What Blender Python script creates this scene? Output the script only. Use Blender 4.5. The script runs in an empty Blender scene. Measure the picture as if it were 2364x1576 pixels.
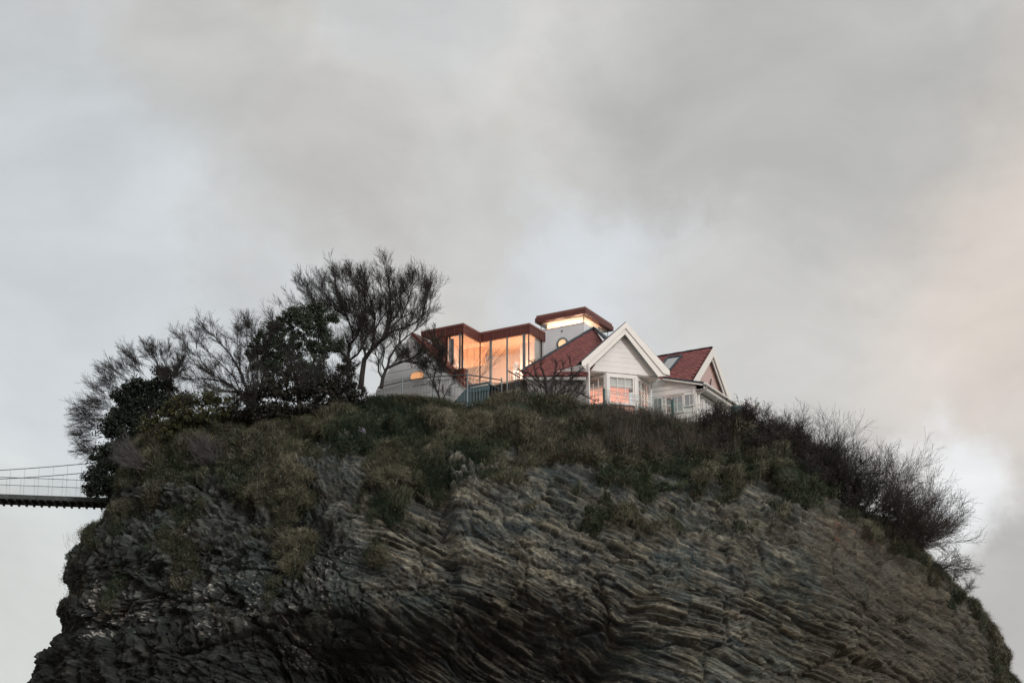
import bpy, math, random
import numpy as np
from mathutils import Vector

# ------------------------------------------------------------------ camera, sky, sun, exposure
sc = bpy.context.scene
COL = sc.collection
PITCH = math.radians(18.0)
CAM = np.array([0.0, 0.0, 1.7])
W0, H0 = 2364.0, 1576.0
FPX = W0 * 50 / 36
cam = bpy.data.cameras.new('camera'); cam.lens = 50; cam.sensor_width = 36
cam.clip_start = 0.5; cam.clip_end = 6000
camo = bpy.data.objects.new('camera', cam); COL.objects.link(camo)
camo.location = CAM; camo.rotation_euler = (math.radians(90) + PITCH, 0, 0)
sc.camera = camo
CP, SP = math.cos(PITCH), math.sin(PITCH)

def ray(px, py):
    x = (px - W0 / 2) / FPX; u = (H0 / 2 - py) / FPX
    return np.array([x, CP - u * SP, SP + u * CP])
def P(px, py, Y):
    d = ray(px, py); return CAM + d * (Y / d[1])
def onv(px, py, p, dr):
    """the point seen at (px,py) of the vertical plane through p along dr"""
    n = np.array([-dr[1], dr[0], 0.0]); d = ray(px, py)
    return CAM + d * (np.dot(np.asarray(p) - CAM, n) / np.dot(d, n))
def onp(px, py, p, n):
    d = ray(px, py); return CAM + d * (np.dot(np.asarray(p) - CAM, n) / np.dot(d, n))
def project(p):
    q = p - CAM
    fw = q[..., 1] * CP + q[..., 2] * SP; up = -q[..., 1] * SP + q[..., 2] * CP
    return W0 / 2 + FPX * q[..., 0] / fw, H0 / 2 - FPX * up / fw, fw

def lin(r, g, b):
    f = lambda c: ((c / 255 + .055) / 1.055) ** 2.4 if c > 10 else c / 255 / 12.92
    return (f(r), f(g), f(b))

SUN_EL, SUN_AZ = math.radians(26), math.radians(146)      # azimuth clockwise from +Y (the view direction)
SKY_STRENGTH = 0.1
world = bpy.data.worlds.new('World'); sc.world = world; world.use_nodes = True
nt = world.node_tree; nt.nodes.clear()
def wn(t, **k):
    n = nt.nodes.new(t)
    for a, b in k.items(): setattr(n, a, b)
    return n
def wl(a, b): nt.links.new(a, b)
out = wn('ShaderNodeOutputWorld'); bg = wn('ShaderNodeBackground'); bg.inputs[1].default_value = SKY_STRENGTH
wl(bg.outputs[0], out.inputs[0])
sky = wn('ShaderNodeTexSky', sky_type='NISHITA', sun_disc=False)
sky.sun_elevation = SUN_EL; sky.sun_rotation = SUN_AZ
tc = wn('ShaderNodeTexCoord')
nz = wn('ShaderNodeTexNoise'); nz.inputs['Scale'].default_value = 3.2; nz.inputs['Detail'].default_value = 4; nz.inputs['Roughness'].default_value = .45
wl(tc.outputs['Generated'], nz.inputs['Vector'])
nzs = wn('ShaderNodeVectorMath', operation='SUBTRACT'); wl(nz.outputs['Color'], nzs.inputs[0]); nzs.inputs[1].default_value = (.5, .5, .5)
nzm = wn('ShaderNodeVectorMath', operation='SCALE'); wl(nzs.outputs[0], nzm.inputs[0]); nzm.inputs['Scale'].default_value = .24
nzh = wn('ShaderNodeTexNoise'); nzh.inputs['Scale'].default_value = 8; nzh.inputs['Detail'].default_value = 8; nzh.inputs['Roughness'].default_value = .62
wl(tc.outputs['Generated'], nzh.inputs['Vector'])
nzhs = wn('ShaderNodeVectorMath', operation='SUBTRACT'); wl(nzh.outputs['Color'], nzhs.inputs[0]); nzhs.inputs[1].default_value = (.5, .5, .5)
nzhm = wn('ShaderNodeVectorMath', operation='SCALE'); wl(nzhs.outputs[0], nzhm.inputs[0]); nzhm.inputs['Scale'].default_value = .17
wa = wn('ShaderNodeVectorMath', operation='ADD'); wl(tc.outputs['Generated'], wa.inputs[0]); wl(nzm.outputs[0], wa.inputs[1])
warp = wn('ShaderNodeVectorMath', operation='ADD'); wl(wa.outputs[0], warp.inputs[0]); wl(nzhm.outputs[0], warp.inputs[1])
CLOUD = 1.0 / SKY_STRENGTH
def ccol(c, g=1.0):
    l = lin(*c); return (l[0] * CLOUD * g, l[1] * CLOUD * g, l[2] * CLOUD * g, 1)
cn = wn('ShaderNodeTexNoise'); cn.inputs['Scale'].default_value = 5.5; cn.inputs['Detail'].default_value = 5; cn.inputs['Roughness'].default_value = .5; cn.inputs['Distortion'].default_value = .3
mp = wn('ShaderNodeMapping'); mp.inputs['Scale'].default_value = (1, 1, 1.7); wl(warp.outputs[0], mp.inputs[0]); wl(mp.outputs[0], cn.inputs['Vector'])
cr = wn('ShaderNodeValToRGB'); wl(cn.outputs[0], cr.inputs[0])
cr.color_ramp.elements[0].position = .33; cr.color_ramp.elements[0].color = ccol((197, 195, 191))
cr.color_ramp.elements[1].position = .68; cr.color_ramp.elements[1].color = ccol((211, 210, 207))
cur = cr.outputs[0]
BLOBS = [(150, 760, 800, (208, 214, 218), .9), (30, 250, 480, (200, 205, 209), .7), (520, 180, 330, (196, 196, 193), .8),
         (1850, 160, 620, (186, 186, 184), .9), (760, 430, 330, (196, 194, 191), .75), (540, 690, 200, (196, 196, 195), .6),
         (1010, 110, 230, (202, 205, 206), .7), (1460, 650, 330, (215, 220, 225), .85), (1120, 520, 170, (203, 203, 201), .6), (1720, 740, 300, (207, 206, 203), .7),
         (2330, 900, 440, (217, 211, 206), .8), (2520, 560, 620, (226, 214, 204), .7), (2250, 1170, 240, (240, 241, 242), .95),
         (2420, 1470, 300, (188, 186, 184), 1.0), (30, 1380, 480, (216, 219, 216), .9)]
for px, py, r, c, s in BLOBS:
    d = ray(px, py); d = d / np.linalg.norm(d)
    ds = wn('ShaderNodeVectorMath', operation='DISTANCE'); wl(warp.outputs[0], ds.inputs[0]); ds.inputs[1].default_value = d
    mr = wn('ShaderNodeMapRange', interpolation_type='SMOOTHSTEP'); wl(ds.outputs['Value'], mr.inputs['Value'])
    mr.inputs['From Min'].default_value = .4 * r / FPX; mr.inputs['From Max'].default_value = r / FPX * 1.02
    mr.inputs['To Min'].default_value = s; mr.inputs['To Max'].default_value = 0
    mx = wn('ShaderNodeMix', data_type='RGBA'); wl(mr.outputs[0], mx.inputs[0]); wl(cur, mx.inputs[6]); mx.inputs[7].default_value = ccol(c)
    cur = mx.outputs[2]
# sunset side of the sky, behind and right of the camera: it lights the house front and stands in its windows
for dv, r, c, s, g in [((.35, -.85, .30), 1.25, (232, 228, 226), .9, 1.25), ((.15, -.95, .22), .55, (255, 182, 158), .8, 1.05)]:
    d = np.array(dv); d /= np.linalg.norm(d)
    ds = wn('ShaderNodeVectorMath', operation='DISTANCE'); wl(warp.outputs[0], ds.inputs[0]); ds.inputs[1].default_value = d
    mr = wn('ShaderNodeMapRange', interpolation_type='SMOOTHSTEP'); wl(ds.outputs['Value'], mr.inputs['Value'])
    mr.inputs['From Min'].default_value = .1 * r; mr.inputs['From Max'].default_value = r
    mr.inputs['To Min'].default_value = s; mr.inputs['To Max'].default_value = 0
    mx = wn('ShaderNodeMix', data_type='RGBA'); wl(mr.outputs[0], mx.inputs[0]); wl(cur, mx.inputs[6]); mx.inputs[7].default_value = ccol(c, g)
    cur = mx.outputs[2]
fnn = wn('ShaderNodeTexNoise'); fmp = wn('ShaderNodeMapping'); fmp.inputs['Rotation'].default_value = (0, math.radians(28), 0); fmp.inputs['Scale'].default_value = (1, 1, 2.1); wl(wa.outputs[0], fmp.inputs[0]); wl(fmp.outputs[0], fnn.inputs['Vector'])
fnn.inputs['Scale'].default_value = 7; fnn.inputs['Detail'].default_value = 7; fnn.inputs['Roughness'].default_value = .55
fmr = wn('ShaderNodeMapRange'); wl(fnn.outputs[0], fmr.inputs[0]); fmr.inputs[1].default_value = .3; fmr.inputs[2].default_value = .7; fmr.inputs[3].default_value = .91; fmr.inputs[4].default_value = 1.09
fsc = wn('ShaderNodeVectorMath', operation='SCALE'); wl(cur, fsc.inputs[0]); wl(fmr.outputs[0], fsc.inputs['Scale']); cur = fsc.outputs[0]
skym = wn('ShaderNodeMix', data_type='RGBA'); skym.inputs[0].default_value = .97
wl(sky.outputs[0], skym.inputs[6]); wl(cur, skym.inputs[7]); wl(skym.outputs[2], bg.inputs[0])

sun = bpy.data.lights.new('sun', 'SUN'); sun.energy = 1.5; sun.angle = math.radians(10); sun.color = (1, .95, .89)
suno = bpy.data.objects.new('sun', sun); COL.objects.link(suno)
sd = Vector((math.sin(SUN_AZ) * math.cos(SUN_EL), math.cos(SUN_AZ) * math.cos(SUN_EL), math.sin(SUN_EL)))
suno.rotation_euler = sd.to_track_quat('Z', 'Y').to_euler(); suno.location = (20, -20, 60)
sc.view_settings.view_transform = 'Standard'; sc.view_settings.look = 'None'
sc.view_settings.exposure = 0.0; sc.view_settings.gamma = 1; sc.view_settings.use_curve_mapping = False
sc.render.engine = 'CYCLES'
sc.cycles.max_bounces = 6; sc.cycles.transparent_max_bounces = 12; sc.cycles.use_denoising = True

# ------------------------------------------------------------------ materials
MATS = {}
def mat(name, col, rough=.7, var=.15, scale=3.0, bump=0.0, bscale=20.0, metal=0.0, attr=None, spec=.4, stretch=None, col2=None):
    if name in MATS: return MATS[name]
    m = bpy.data.materials.new(name); m.use_nodes = True; t = m.node_tree; b = t.nodes['Principled BSDF']
    b.inputs['Roughness'].default_value = rough; b.inputs['Metallic'].default_value = metal
    b.inputs['Specular IOR Level'].default_value = spec
    co = t.nodes.new('ShaderNodeTexCoord'); mpn = t.nodes.new('ShaderNodeMapping'); t.links.new(co.outputs['Object'], mpn.inputs[0])
    if stretch: mpn.inputs['Scale'].default_value = stretch
    n = t.nodes.new('ShaderNodeTexNoise'); n.inputs['Scale'].default_value = scale; n.inputs['Detail'].default_value = 5; t.links.new(mpn.outputs[0], n.inputs['Vector'])
    mr = t.nodes.new('ShaderNodeMapRange'); t.links.new(n.outputs[0], mr.inputs[0]); mr.inputs[1].default_value = .25; mr.inputs[2].default_value = .75
    if attr:
        a = t.nodes.new('ShaderNodeAttribute'); a.attribute_name = attr; src = a.outputs['Color']
        mr.inputs[3].default_value = 1 - var; mr.inputs[4].default_value = 1 + var
        mx = t.nodes.new('ShaderNodeVectorMath'); mx.operation = 'SCALE'; t.links.new(src, mx.inputs[0]); t.links.new(mr.outputs[0], mx.inputs['Scale'])
        t.links.new(mx.outputs[0], b.inputs['Base Color'])
    else:
        mx = t.nodes.new('ShaderNodeMix'); mx.data_type = 'RGBA'; t.links.new(mr.outputs[0], mx.inputs[0])
        mx.inputs[6].default_value = tuple(c * (1 - var) for c in col) + (1,)
        mx.inputs[7].default_value = (tuple(col2) if col2 else tuple(min(1, c * (1 + var)) for c in col)) + (1,)
        t.links.new(mx.outputs[2], b.inputs['Base Color'])
    if bump:
        n2 = t.nodes.new('ShaderNodeTexNoise'); n2.inputs['Scale'].default_value = bscale; n2.inputs['Detail'].default_value = 6; n2.inputs['Roughness'].default_value = .65
        t.links.new(mpn.outputs[0], n2.inputs['Vector'])
        bp = t.nodes.new('ShaderNodeBump'); bp.inputs['Strength'].default_value = .8; bp.inputs['Distance'].default_value = bump
        t.links.new(n2.outputs[0], bp.inputs['Height']); t.links.new(bp.outputs[0], b.inputs['Normal'])
    MATS[name] = m; return m

def glass(name, tint=(1, 1, 1), refl=.12):
    m = bpy.data.materials.new(name); m.use_nodes = True; t = m.node_tree; t.nodes.clear()
    o = t.nodes.new('ShaderNodeOutputMaterial'); mix = t.nodes.new('ShaderNodeMixShader')
    tr = t.nodes.new('ShaderNodeBsdfTransparent'); tr.inputs[0].default_value = tint + (1,)
    gl = t.nodes.new('ShaderNodeBsdfGlossy'); gl.inputs['Roughness'].default_value = .02
    fr = t.nodes.new('ShaderNodeFresnel'); fr.inputs[0].default_value = 1.5
    nn = t.nodes.new('ShaderNodeTexNoise'); nn.inputs['Scale'].default_value = 1.2
    bp = t.nodes.new('ShaderNodeBump'); bp.inputs['Strength'].default_value = .05; bp.inputs['Distance'].default_value = .02
    t.links.new(nn.outputs[0], bp.inputs['Height']); t.links.new(bp.outputs[0], gl.inputs['Normal'])
    ad = t.nodes.new('ShaderNodeMath'); ad.operation = 'ADD'; ad.use_clamp = True; t.links.new(fr.outputs[0], ad.inputs[0]); ad.inputs[1].default_value = refl
    ge = t.nodes.new('ShaderNodeNewGeometry'); iv = t.nodes.new('ShaderNodeMath'); iv.operation = 'SUBTRACT'; iv.inputs[0].default_value = 1; t.links.new(ge.outputs['Backfacing'], iv.inputs[1])
    mu = t.nodes.new('ShaderNodeMath'); mu.operation = 'MULTIPLY'; t.links.new(ad.outputs[0], mu.inputs[0]); t.links.new(iv.outputs[0], mu.inputs[1])
    t.links.new(mu.outputs[0], mix.inputs[0]); t.links.new(tr.outputs[0], mix.inputs[1]); t.links.new(gl.outputs[0], mix.inputs[2]); t.links.new(mix.outputs[0], o.inputs[0])
    return m

M_white = mat('white_painted_board', (.80, .81, .80), .55, .06, 1.5, .002, 30)
M_cream = mat('cream_painted_trim', (.80, .80, .77), .5, .05, 2.0, .001, 30)
M_render = mat('pale_grey_render', (.70, .74, .78), .85, .05, 2.0, .003, 60)
M_clad = mat('pale_wide_cladding', (.80, .84, .87), .7, .05, .8, .002, 30)
M_copper = mat('brown_copper_cladding', (.125, .042, .036), .45, .25, 2.5, .002, 12, metal=.25)
M_coppercap = mat('brown_copper_capping', (.20, .088, .075), .5, .15, 3, .001, 12, metal=.2)
M_tile = mat('red_slate', (.215, .075, .072), .75, .35, 5, .004, 40)
M_slate = mat('dark_blue_slate', (.045, .065, .082), .6, .25, 6, .004, 30)
M_dark = mat('black_metal', (.018, .018, .02), .5, .1)
M_steel = mat('galvanised_steel', (.17, .215, .23), .5, .2, 9, .001, 40, metal=.3)
M_dsteel = mat('weathered_steel', (.06, .075, .08), .6, .3, 9)
M_green = mat('green_coated_steel', (.02, .075, .07), .5, .15)
M_greenwire = mat('pale_green_wire', (.22, .36, .34), .5, .15)
M_teal = mat('teal_painted_timber', (.09, .15, .17), .7, .2, 5, .003, 30)
M_brick = mat('terracotta_render', (.50, .25, .20), .85, .15, 5, .004, 40)
M_warm = mat('peach_plaster', (.80, .68, .58), .9, .04, 1.5)
M_warm2 = mat('orange_plaster', (.78, .48, .30), .9, .05, 1.5)
M_pink = mat('rose_plaster', (.60, .38, .33), .9, .06, 1.5)
M_floor = mat('pale_floor', (.55, .42, .32), .8, .1)
M_curtain = mat('grey_curtain', (.52, .52, .50), .9, .1, 8)
M_curtblue = mat('slate_blue_curtain', (.16, .20, .24), .9, .2, 8)
M_blind = mat('pale_green_blind', (.50, .56, .54), .9, .05)
M_timber = mat('old_bridge_timber', (.045, .05, .05), .8, .3, 6, .004, 30)
M_deckedge = mat('mossy_bridge_edge', (.055, .068, .066), .85, .45, 5, .006, 20)
M_bark = mat('dark_bark', (.030, .028, .028), .9, .35, 8, .01, 18)
M_bark2 = mat('brown_bark', (.040, .033, .029), .9, .35, 8, .01, 18)
M_barkg = mat('silver_dead_wood', (.10, .10, .10), .85, .3, 8)
M_ground = mat('wet_beach_sand', (.16, .13, .10), .8, .2, .3, .02, 3)
M_leaf = mat('leaf_colours', (.03, .05, .03), .6, .2, 3, attr='Col', spec=.3)
M_litter = mat('faded_plastic', (.17, .155, .20), .5, .3, 10)
G_main = glass('clear_window_glass', (1, 1, 1), .14)
G_refl = glass('reflecting_window_glass', (.85, .85, .88), .42)
G_grey = glass('grey_window_glass', (.6, .62, .66), .38)

# ------------------------------------------------------------------ mesh helpers
ORIG = {}
def mesh_np(name, V, F, mats, smooth=False, cols=None):
    """V (n,3); F list of faces or (m,k) array"""
    me = bpy.data.meshes.new(name)
    V = np.asarray(V, dtype=np.float32)
    if isinstance(F, np.ndarray):
        m, k = F.shape
        me.vertices.add(len(V)); me.vertices.foreach_set('co', V.ravel())
        me.loops.add(m * k); me.loops.foreach_set('vertex_index', F.astype(np.int32).ravel())
        me.polygons.add(m); me.polygons.foreach_set('loop_start', np.arange(0, m * k, k, dtype=np.int32))
        me.update(calc_edges=True)
    else:
        me.from_pydata([tuple(map(float, v)) for v in V], [], F)
    if smooth: me.polygons.foreach_set('use_smooth', np.ones(len(me.polygons), dtype=bool))
    for m_ in (mats if isinstance(mats, (list, tuple)) else [mats]): me.materials.append(m_)
    if cols is not None:
        a = me.color_attributes.new('Col', 'FLOAT_COLOR', 'POINT')
        c = np.ones((len(V), 4), dtype=np.float32); c[:, :3] = cols; a.data.foreach_set('color', c.ravel())
    me.update()
    return me
def link(name, me, parent=None, loc=None, **props):
    o = bpy.data.objects.new(name, me); COL.objects.link(o)
    if parent is not None: o.parent = parent
    if loc is not None:
        o.location = tuple(np.asarray(loc) - (ORIG[parent.name] if parent is not None else 0))
    for k, v in props.items(): o[k] = v
    ORIG[o.name] = ORIG[parent.name] if parent is not None else np.zeros(3)
    return o
def thing(name, label, cat, loc, group=None):
    o = bpy.data.objects.new(name, None); COL.objects.link(o); o.location = tuple(map(float, loc)); o.empty_display_size = .2
    o['label'] = label; o['category'] = cat
    if group: o['group'] = group
    ORIG[o.name] = np.array(loc, float); return o

class MB:
    def __init__(s): s.v = []; s.f = []
    def box(s, o, a, b, c):
        """box from corner o with edge vectors a,b,c"""
        o, a, b, c = [np.asarray(t, float) for t in (o, a, b, c)]
        i = len(s.v); s.v += [o, o + a, o + a + b, o + b, o + c, o + a + c, o + a + b + c, o + b + c]
        fs = [(0, 3, 2, 1), (4, 5, 6, 7), (0, 1, 5, 4), (1, 2, 6, 5), (2, 3, 7, 6), (3, 0, 4, 7)]
        if np.dot(np.cross(a, b), c) < 0: fs = [f[::-1] for f in fs]
        s.f += [tuple(i + k for k in f) for f in fs]; return s
    def prism(s, pts, e):
        pts = [np.asarray(p, float) for p in pts]; e = np.asarray(e, float); n = len(pts); i = len(s.v)
        nn = sum(np.cross(pts[k] - pts[0], pts[(k + 1) % n] - pts[0]) for k in range(1, n - 1))
        if np.dot(nn, e) < 0: pts = pts[::-1]
        s.v += pts + [p + e for p in pts]
        s.f += [tuple(range(i + n - 1, i - 1, -1)), tuple(range(i + n, i + 2 * n))]
        s.f += [(i + k, i + (k + 1) % n, i + n + (k + 1) % n, i + n + k) for k in range(n)]; return s
    def beam(s, p, q, w, h, up=(0, 0, 1)):
        """rectangular bar p->q, w across, h along up"""
        p, q, up = np.asarray(p, float), np.asarray(q, float), np.asarray(up, float)
        d = q - p; x = np.cross(d, up); x /= np.linalg.norm(x); u = np.cross(x, d); u /= np.linalg.norm(u)
        return s.box(p - x * w / 2 - u * h / 2, x * w, u * h, d)
    def tube(s, pts, r, n=8, caps=True):
        pts = [np.asarray(p, float) for p in pts]; rs = r if isinstance(r, (list, tuple)) else [r] * len(pts)
        i = len(s.v); m = len(pts)
        for k, p in enumerate(pts):
            d = pts[min(k + 1, m - 1)] - pts[max(k - 1, 0)]; d = d / np.linalg.norm(d)
            a = np.cross(d, (0, 0, 1.0) if abs(d[2]) < .9 else (1.0, 0, 0)); a /= np.linalg.norm(a); b = np.cross(d, a)
            for j in range(n):
                t = 2 * math.pi * j / n; s.v.append(p + (a * math.cos(t) + b * math.sin(t)) * rs[k])
        for k in range(m - 1):
            for j in range(n):
                j2 = (j + 1) % n; s.f.append((i + k * n + j, i + k * n + j2, i + (k + 1) * n + j2, i + (k + 1) * n + j))
        if caps:
            s.f.append(tuple(i + j for j in range(n - 1, -1, -1))); s.f.append(tuple(i + (m - 1) * n + j for j in range(n)))
        return s
    def build(s, name, m, parent=None, smooth=False, bevel=0, **props):
        og = ORIG[parent.name] if parent is not None else np.zeros(3)
        me = mesh_np(name, np.array(s.v) - og, s.f, m, smooth)
        o = link(name, me, parent, **props)
        if bevel:
            b = o.modifiers.new('bevel', 'BEVEL'); b.width = bevel; b.segments = 2; b.limit_method = 'ANGLE'
        return o
def bx(name, m, parent, o, a, b, c, **k): return MB().box(o, a, b, c).build(name, m, parent, **k)
Z = np.array([0, 0, 1.0])
def v2(deg): return np.array([math.cos(math.radians(deg)), math.sin(math.radians(deg)), 0.0])

# ------------------------------------------------------------------ noise (numpy)
def _h(ix, iy, iz, seed):
    with np.errstate(over='ignore'):
        h = (ix.astype(np.uint32) * np.uint32(374761393) + iy.astype(np.uint32) * np.uint32(668265263) + iz.astype(np.uint32) * np.uint32(2147483647) + np.uint32(seed * 144665 + 1013))
        h = (h ^ (h >> np.uint32(13))) * np.uint32(1274126177); h ^= h >> np.uint32(16); h = h * np.uint32(2246822519); h ^= h >> np.uint32(15)
    return (h & np.uint32(0xffffff)).astype(np.float32) / np.float32(0xffffff)
def vnoise(x, y, z, seed=0):
    xf, yf, zf = np.floor(x), np.floor(y), np.floor(z)
    ix, iy, iz = xf.astype(np.int64), yf.astype(np.int64), zf.astype(np.int64)
    fx, fy, fz = x - xf, y - yf, z - zf
    sm = lambda t: t * t * t * (t * (t * 6 - 15) + 10)
    u, v, w = sm(fx), sm(fy), sm(fz); r = 0
    for dx in (0, 1):
        for dy in (0, 1):
            for dz in (0, 1):
                wt = (u if dx else 1 - u) * (v if dy else 1 - v) * (w if dz else 1 - w)
                r = r + wt * _h(ix + dx, iy + dy, iz + dz, seed)
    return r * 2 - 1
def fbm(x, y, z, sc_, octv=4, seed=0, gain=.5, lac=2.03):
    a, r, t = 1.0, 0, 0
    for o in range(octv):
        r = r + a * vnoise(x * sc_, y * sc_, z * sc_, seed + o * 17); t += a; a *= gain; sc_ *= lac
    return r / t
def h1(i, seed=0): return _h(np.asarray(i).astype(np.int64), np.zeros_like(i, dtype=np.int64), np.zeros_like(i, dtype=np.int64), seed)
def h2(i, j, seed=0): return _h(i.astype(np.int64), j.astype(np.int64), np.zeros_like(i, dtype=np.int64), seed)
def voro(u, v, w, seed):
    """nearest jittered cell: (random id value, tilt values, offsets, edge distance)"""
    u, v, w = [np.asarray(t, np.float32) for t in (u, v, w)]
    iu, iv, iw = np.floor(u).astype(np.int64), np.floor(v).astype(np.int64), np.floor(w).astype(np.int64)
    f1 = np.full(u.shape, 9, np.float32); f2 = f1.copy(); rid = np.zeros_like(u); ou = np.zeros_like(u); ow = np.zeros_like(u)
    for a in (-1, 0, 1):
        for b in (-1, 0, 1):
            for c_ in (-1, 0, 1):
                x, y, z = iu + a, iv + b, iw + c_
                r = _h(x, y, z, seed); r2 = (r * 517.3) % 1; r3 = (r * 9311.7) % 1
                du_, dv_, dw_ = x + .1 + .8 * r - u, y + .1 + .8 * r2 - v, z + .1 + .8 * r3 - w
                d_ = np.sqrt(du_ * du_ + dv_ * dv_ + dw_ * dw_); n_ = d_ < f1
                f2 = np.where(n_, f1, np.minimum(f2, d_)); f1 = np.where(n_, d_, f1)
                rid = np.where(n_, (r * 3331.1) % 1, rid); ou = np.where(n_, du_, ou); ow = np.where(n_, dw_, ow)
    return rid, (rid * 77.7) % 1, (rid * 191.3) % 1, ou, ow, f2 - f1
def sstep(a, b, x): t = np.clip((x - a) / (b - a), 0, 1); return t * t * (3 - 2 * t)

# ------------------------------------------------------------------ ground and rock island
gm = MB().box((-3000, -1500, -.3), (6000, 0, 0), (0, 6000, 0), (0, 0, .3)).build('ground', M_ground, kind='structure')

PY = np.array([905, 960, 1010, 1060, 1110, 1160, 1250, 1350, 1450, 1576, 1700, 1820], float)
YF = np.array([72.8, 71.6, 70.4, 69.2, 68.2, 67.5, 66.7, 66.1, 65.8, 65.4, 64.2, 63.0])
ZF = np.array([P(1182, y, Y)[2] for y, Y in zip(PY, YF)])
ZC = ZF[::-1]; YFr = YF[::-1]
YC_T = np.interp(PY, [905, 1000, 1150, 1576, 1820], [74.6, 77.5, 80.5, 82.5, 82.5])[::-1]
def Yf(z): return np.interp(z, ZC, YFr)
def Yc(z): return np.interp(z, ZC, YC_T)
def sil(pts):
    o = []
    for px, py in pts:
        Y = 78.0
        for _ in range(12): Y = float(Yc(P(px, py, Y)[2]))
        p = P(px, py, Y); o.append((p[2], p[0]))
    o.sort(); return np.array(o)
SL = sil([(700, 908), (470, 925), (395, 950), (345, 990), (300, 1050), (262, 1110), (232, 1160), (208, 1205), (190, 1235), (158, 1262), (136, 1298), (131, 1325), (143, 1355), (148, 1388), (130, 1412), (133, 1450), (131, 1482), (108, 1494), (82, 1525), (62, 1576), (20, 1680)])
SR = sil([(1730, 915), (1770, 975), (1850, 1040), (1930, 1105), (2000, 1175), (2085, 1228), (2155, 1275), (2200, 1340), (2250, 1412), (2297, 1500), (2335, 1576), (2380, 1680)])
def XL(z): return np.interp(z, SL[:, 0], SL[:, 1])
def XR(z): return np.interp(z, SR[:, 0], SR[:, 1])
NR, NB, NTOP, NFR, NBK = 470, 24, 16, 1150, 60
zt = ZF[0]; zb = float(np.interp(-1590, -PY[::-1], ZF[::-1]))
pys = np.linspace(905, 1600, NR); zrows = np.interp(pys, PY, ZF)
zrows = np.concatenate([zrows, np.linspace(zrows[-1], -0.2, NB + 1)[1:]])
fr = np.linspace(-1, 1, NFR); phi_f = np.arcsin(np.clip(fr, -1, 1)) * .55 + fr * math.pi / 2 * .45
xf_ = np.sin(phi_f); yfv = -np.power(np.clip(1 - np.abs(xf_) ** 2.3, 0, 1), 1 / 2.3)
phb = np.linspace(math.pi / 2, 3 * math.pi / 2, NBK + 2)[1:-1]
ux = np.concatenate([xf_, np.sin(phb)]); uy = np.concatenate([yfv, -np.cos(phb)])
rows = []
SILL = np.array([(900, 700), (925, 470), (950, 395), (990, 345), (1050, 300), (1110, 262), (1160, 232), (1205, 208), (1235, 190), (1262, 158), (1298, 136), (1325, 131), (1355, 143), (1388, 148), (1412, 130), (1450, 133), (1482, 131), (1494, 108), (1525, 82), (1576, 62), (1680, 20)], float)
SILR = np.array([(905, 1665), (960, 1705), (1010, 1770), (1060, 1838), (1120, 1910), (1180, 1970), (1235, 2050), (1285, 2125), (1345, 2185), (1412, 2250), (1500, 2297), (1576, 2335), (1680, 2380)], float)
SILL[:, 1] += 18 + 32 * np.exp(-((SILL[:, 0] - 1235) / 75) ** 2); SILR[:, 1] -= 6
XLr, XRr = XL(zrows).copy(), XR(zrows).copy()
for k, z in enumerate(zrows):
    yc, yf_ = float(Yc(z)), float(Yf(z)); m = uy[:NFR] < .01
    for _ in range(10):
        x = (XLr[k] + XRr[k]) / 2 + (XRr[k] - XLr[k]) / 2 * ux[:NFR]; y = yc + uy[:NFR] * (yc - yf_)
        a, b, _d = project(np.stack([x, y, np.full(NFR, z)], -1))
        i = int(np.argmin(a)); XLr[k] += (np.interp(b[i], SILL[:, 0], SILL[:, 1]) - a[i]) * y[i] / FPX * .9
        i = int(np.argmax(a)); XRr[k] += (np.interp(b[i], SILR[:, 0], SILR[:, 1]) - a[i]) * y[i] / FPX * .9
for k, z in enumerate(zrows):
    xl, xr = XLr[k], XRr[k]; yc = float(Yc(z)); yf_ = float(Yf(z))
    ext = 1
    x = (xl + xr) / 2 + (xr - xl) / 2 * ux * ext
    y = yc + np.where(uy < 0, uy * (yc - yf_), uy * 14)
    rows.append(np.stack([x, y, np.full_like(x, z)], -1))
R0_ = rows[0]
top = []
cyt = 84.0
for k in range(1, NTOP + 1):
    t = k / NTOP; p = R0_.copy()
    p[:, 1] = R0_[:, 1] * (1 - t) + cyt * t; p[:, 0] = R0_[:, 0] * (1 - t * .25) + 4 * t * .25; p[:, 2] = zt + .35 * math.sin(min(1, t * 3) * math.pi / 2) - .9 * min(1, t * 2); top.append(p)
G0 = np.array(top[::-1] + rows)
nr, nc = G0.shape[:2]
du = np.roll(G0, -1, 1) - np.roll(G0, 1, 1); dv = np.gradient(G0, axis=0)
N0 = np.cross(dv, du); N0 /= np.linalg.norm(N0, axis=-1, keepdims=True) + 1e-9
cen = np.array([3.0, 84, 10]); fl = np.sum(N0 * (G0 - cen), -1) < 0
N0[fl] *= -1
for _ in range(6): N0 = (N0 + np.roll(N0, 1, 1) + np.roll(N0, -1, 1)); N0 /= np.linalg.norm(N0, axis=-1, keepdims=True) + 1e-9
X, Y_, Zg = G0[..., 0], G0[..., 1], G0[..., 2]
PXg, PYg, _d = project(G0)
topk = np.zeros((nr, nc)); topk[:NTOP] = 1
# skyline of the plateau edge
Tx = [400, 700, 800, 870, 950, 1060, 1110, 1170, 1240, 1300, 1345, 1450, 1520, 1600, 1700, 1800]
Ty = [930, 940, 922, 908, 922, 927, 924, 912, 904, 910, 926, 950, 962, 975, 985, 985]
dz = -(np.interp(PXg, Tx, Ty) - 887) / 42.5
wz = sstep(19.5, 22.4, Zg)
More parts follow.
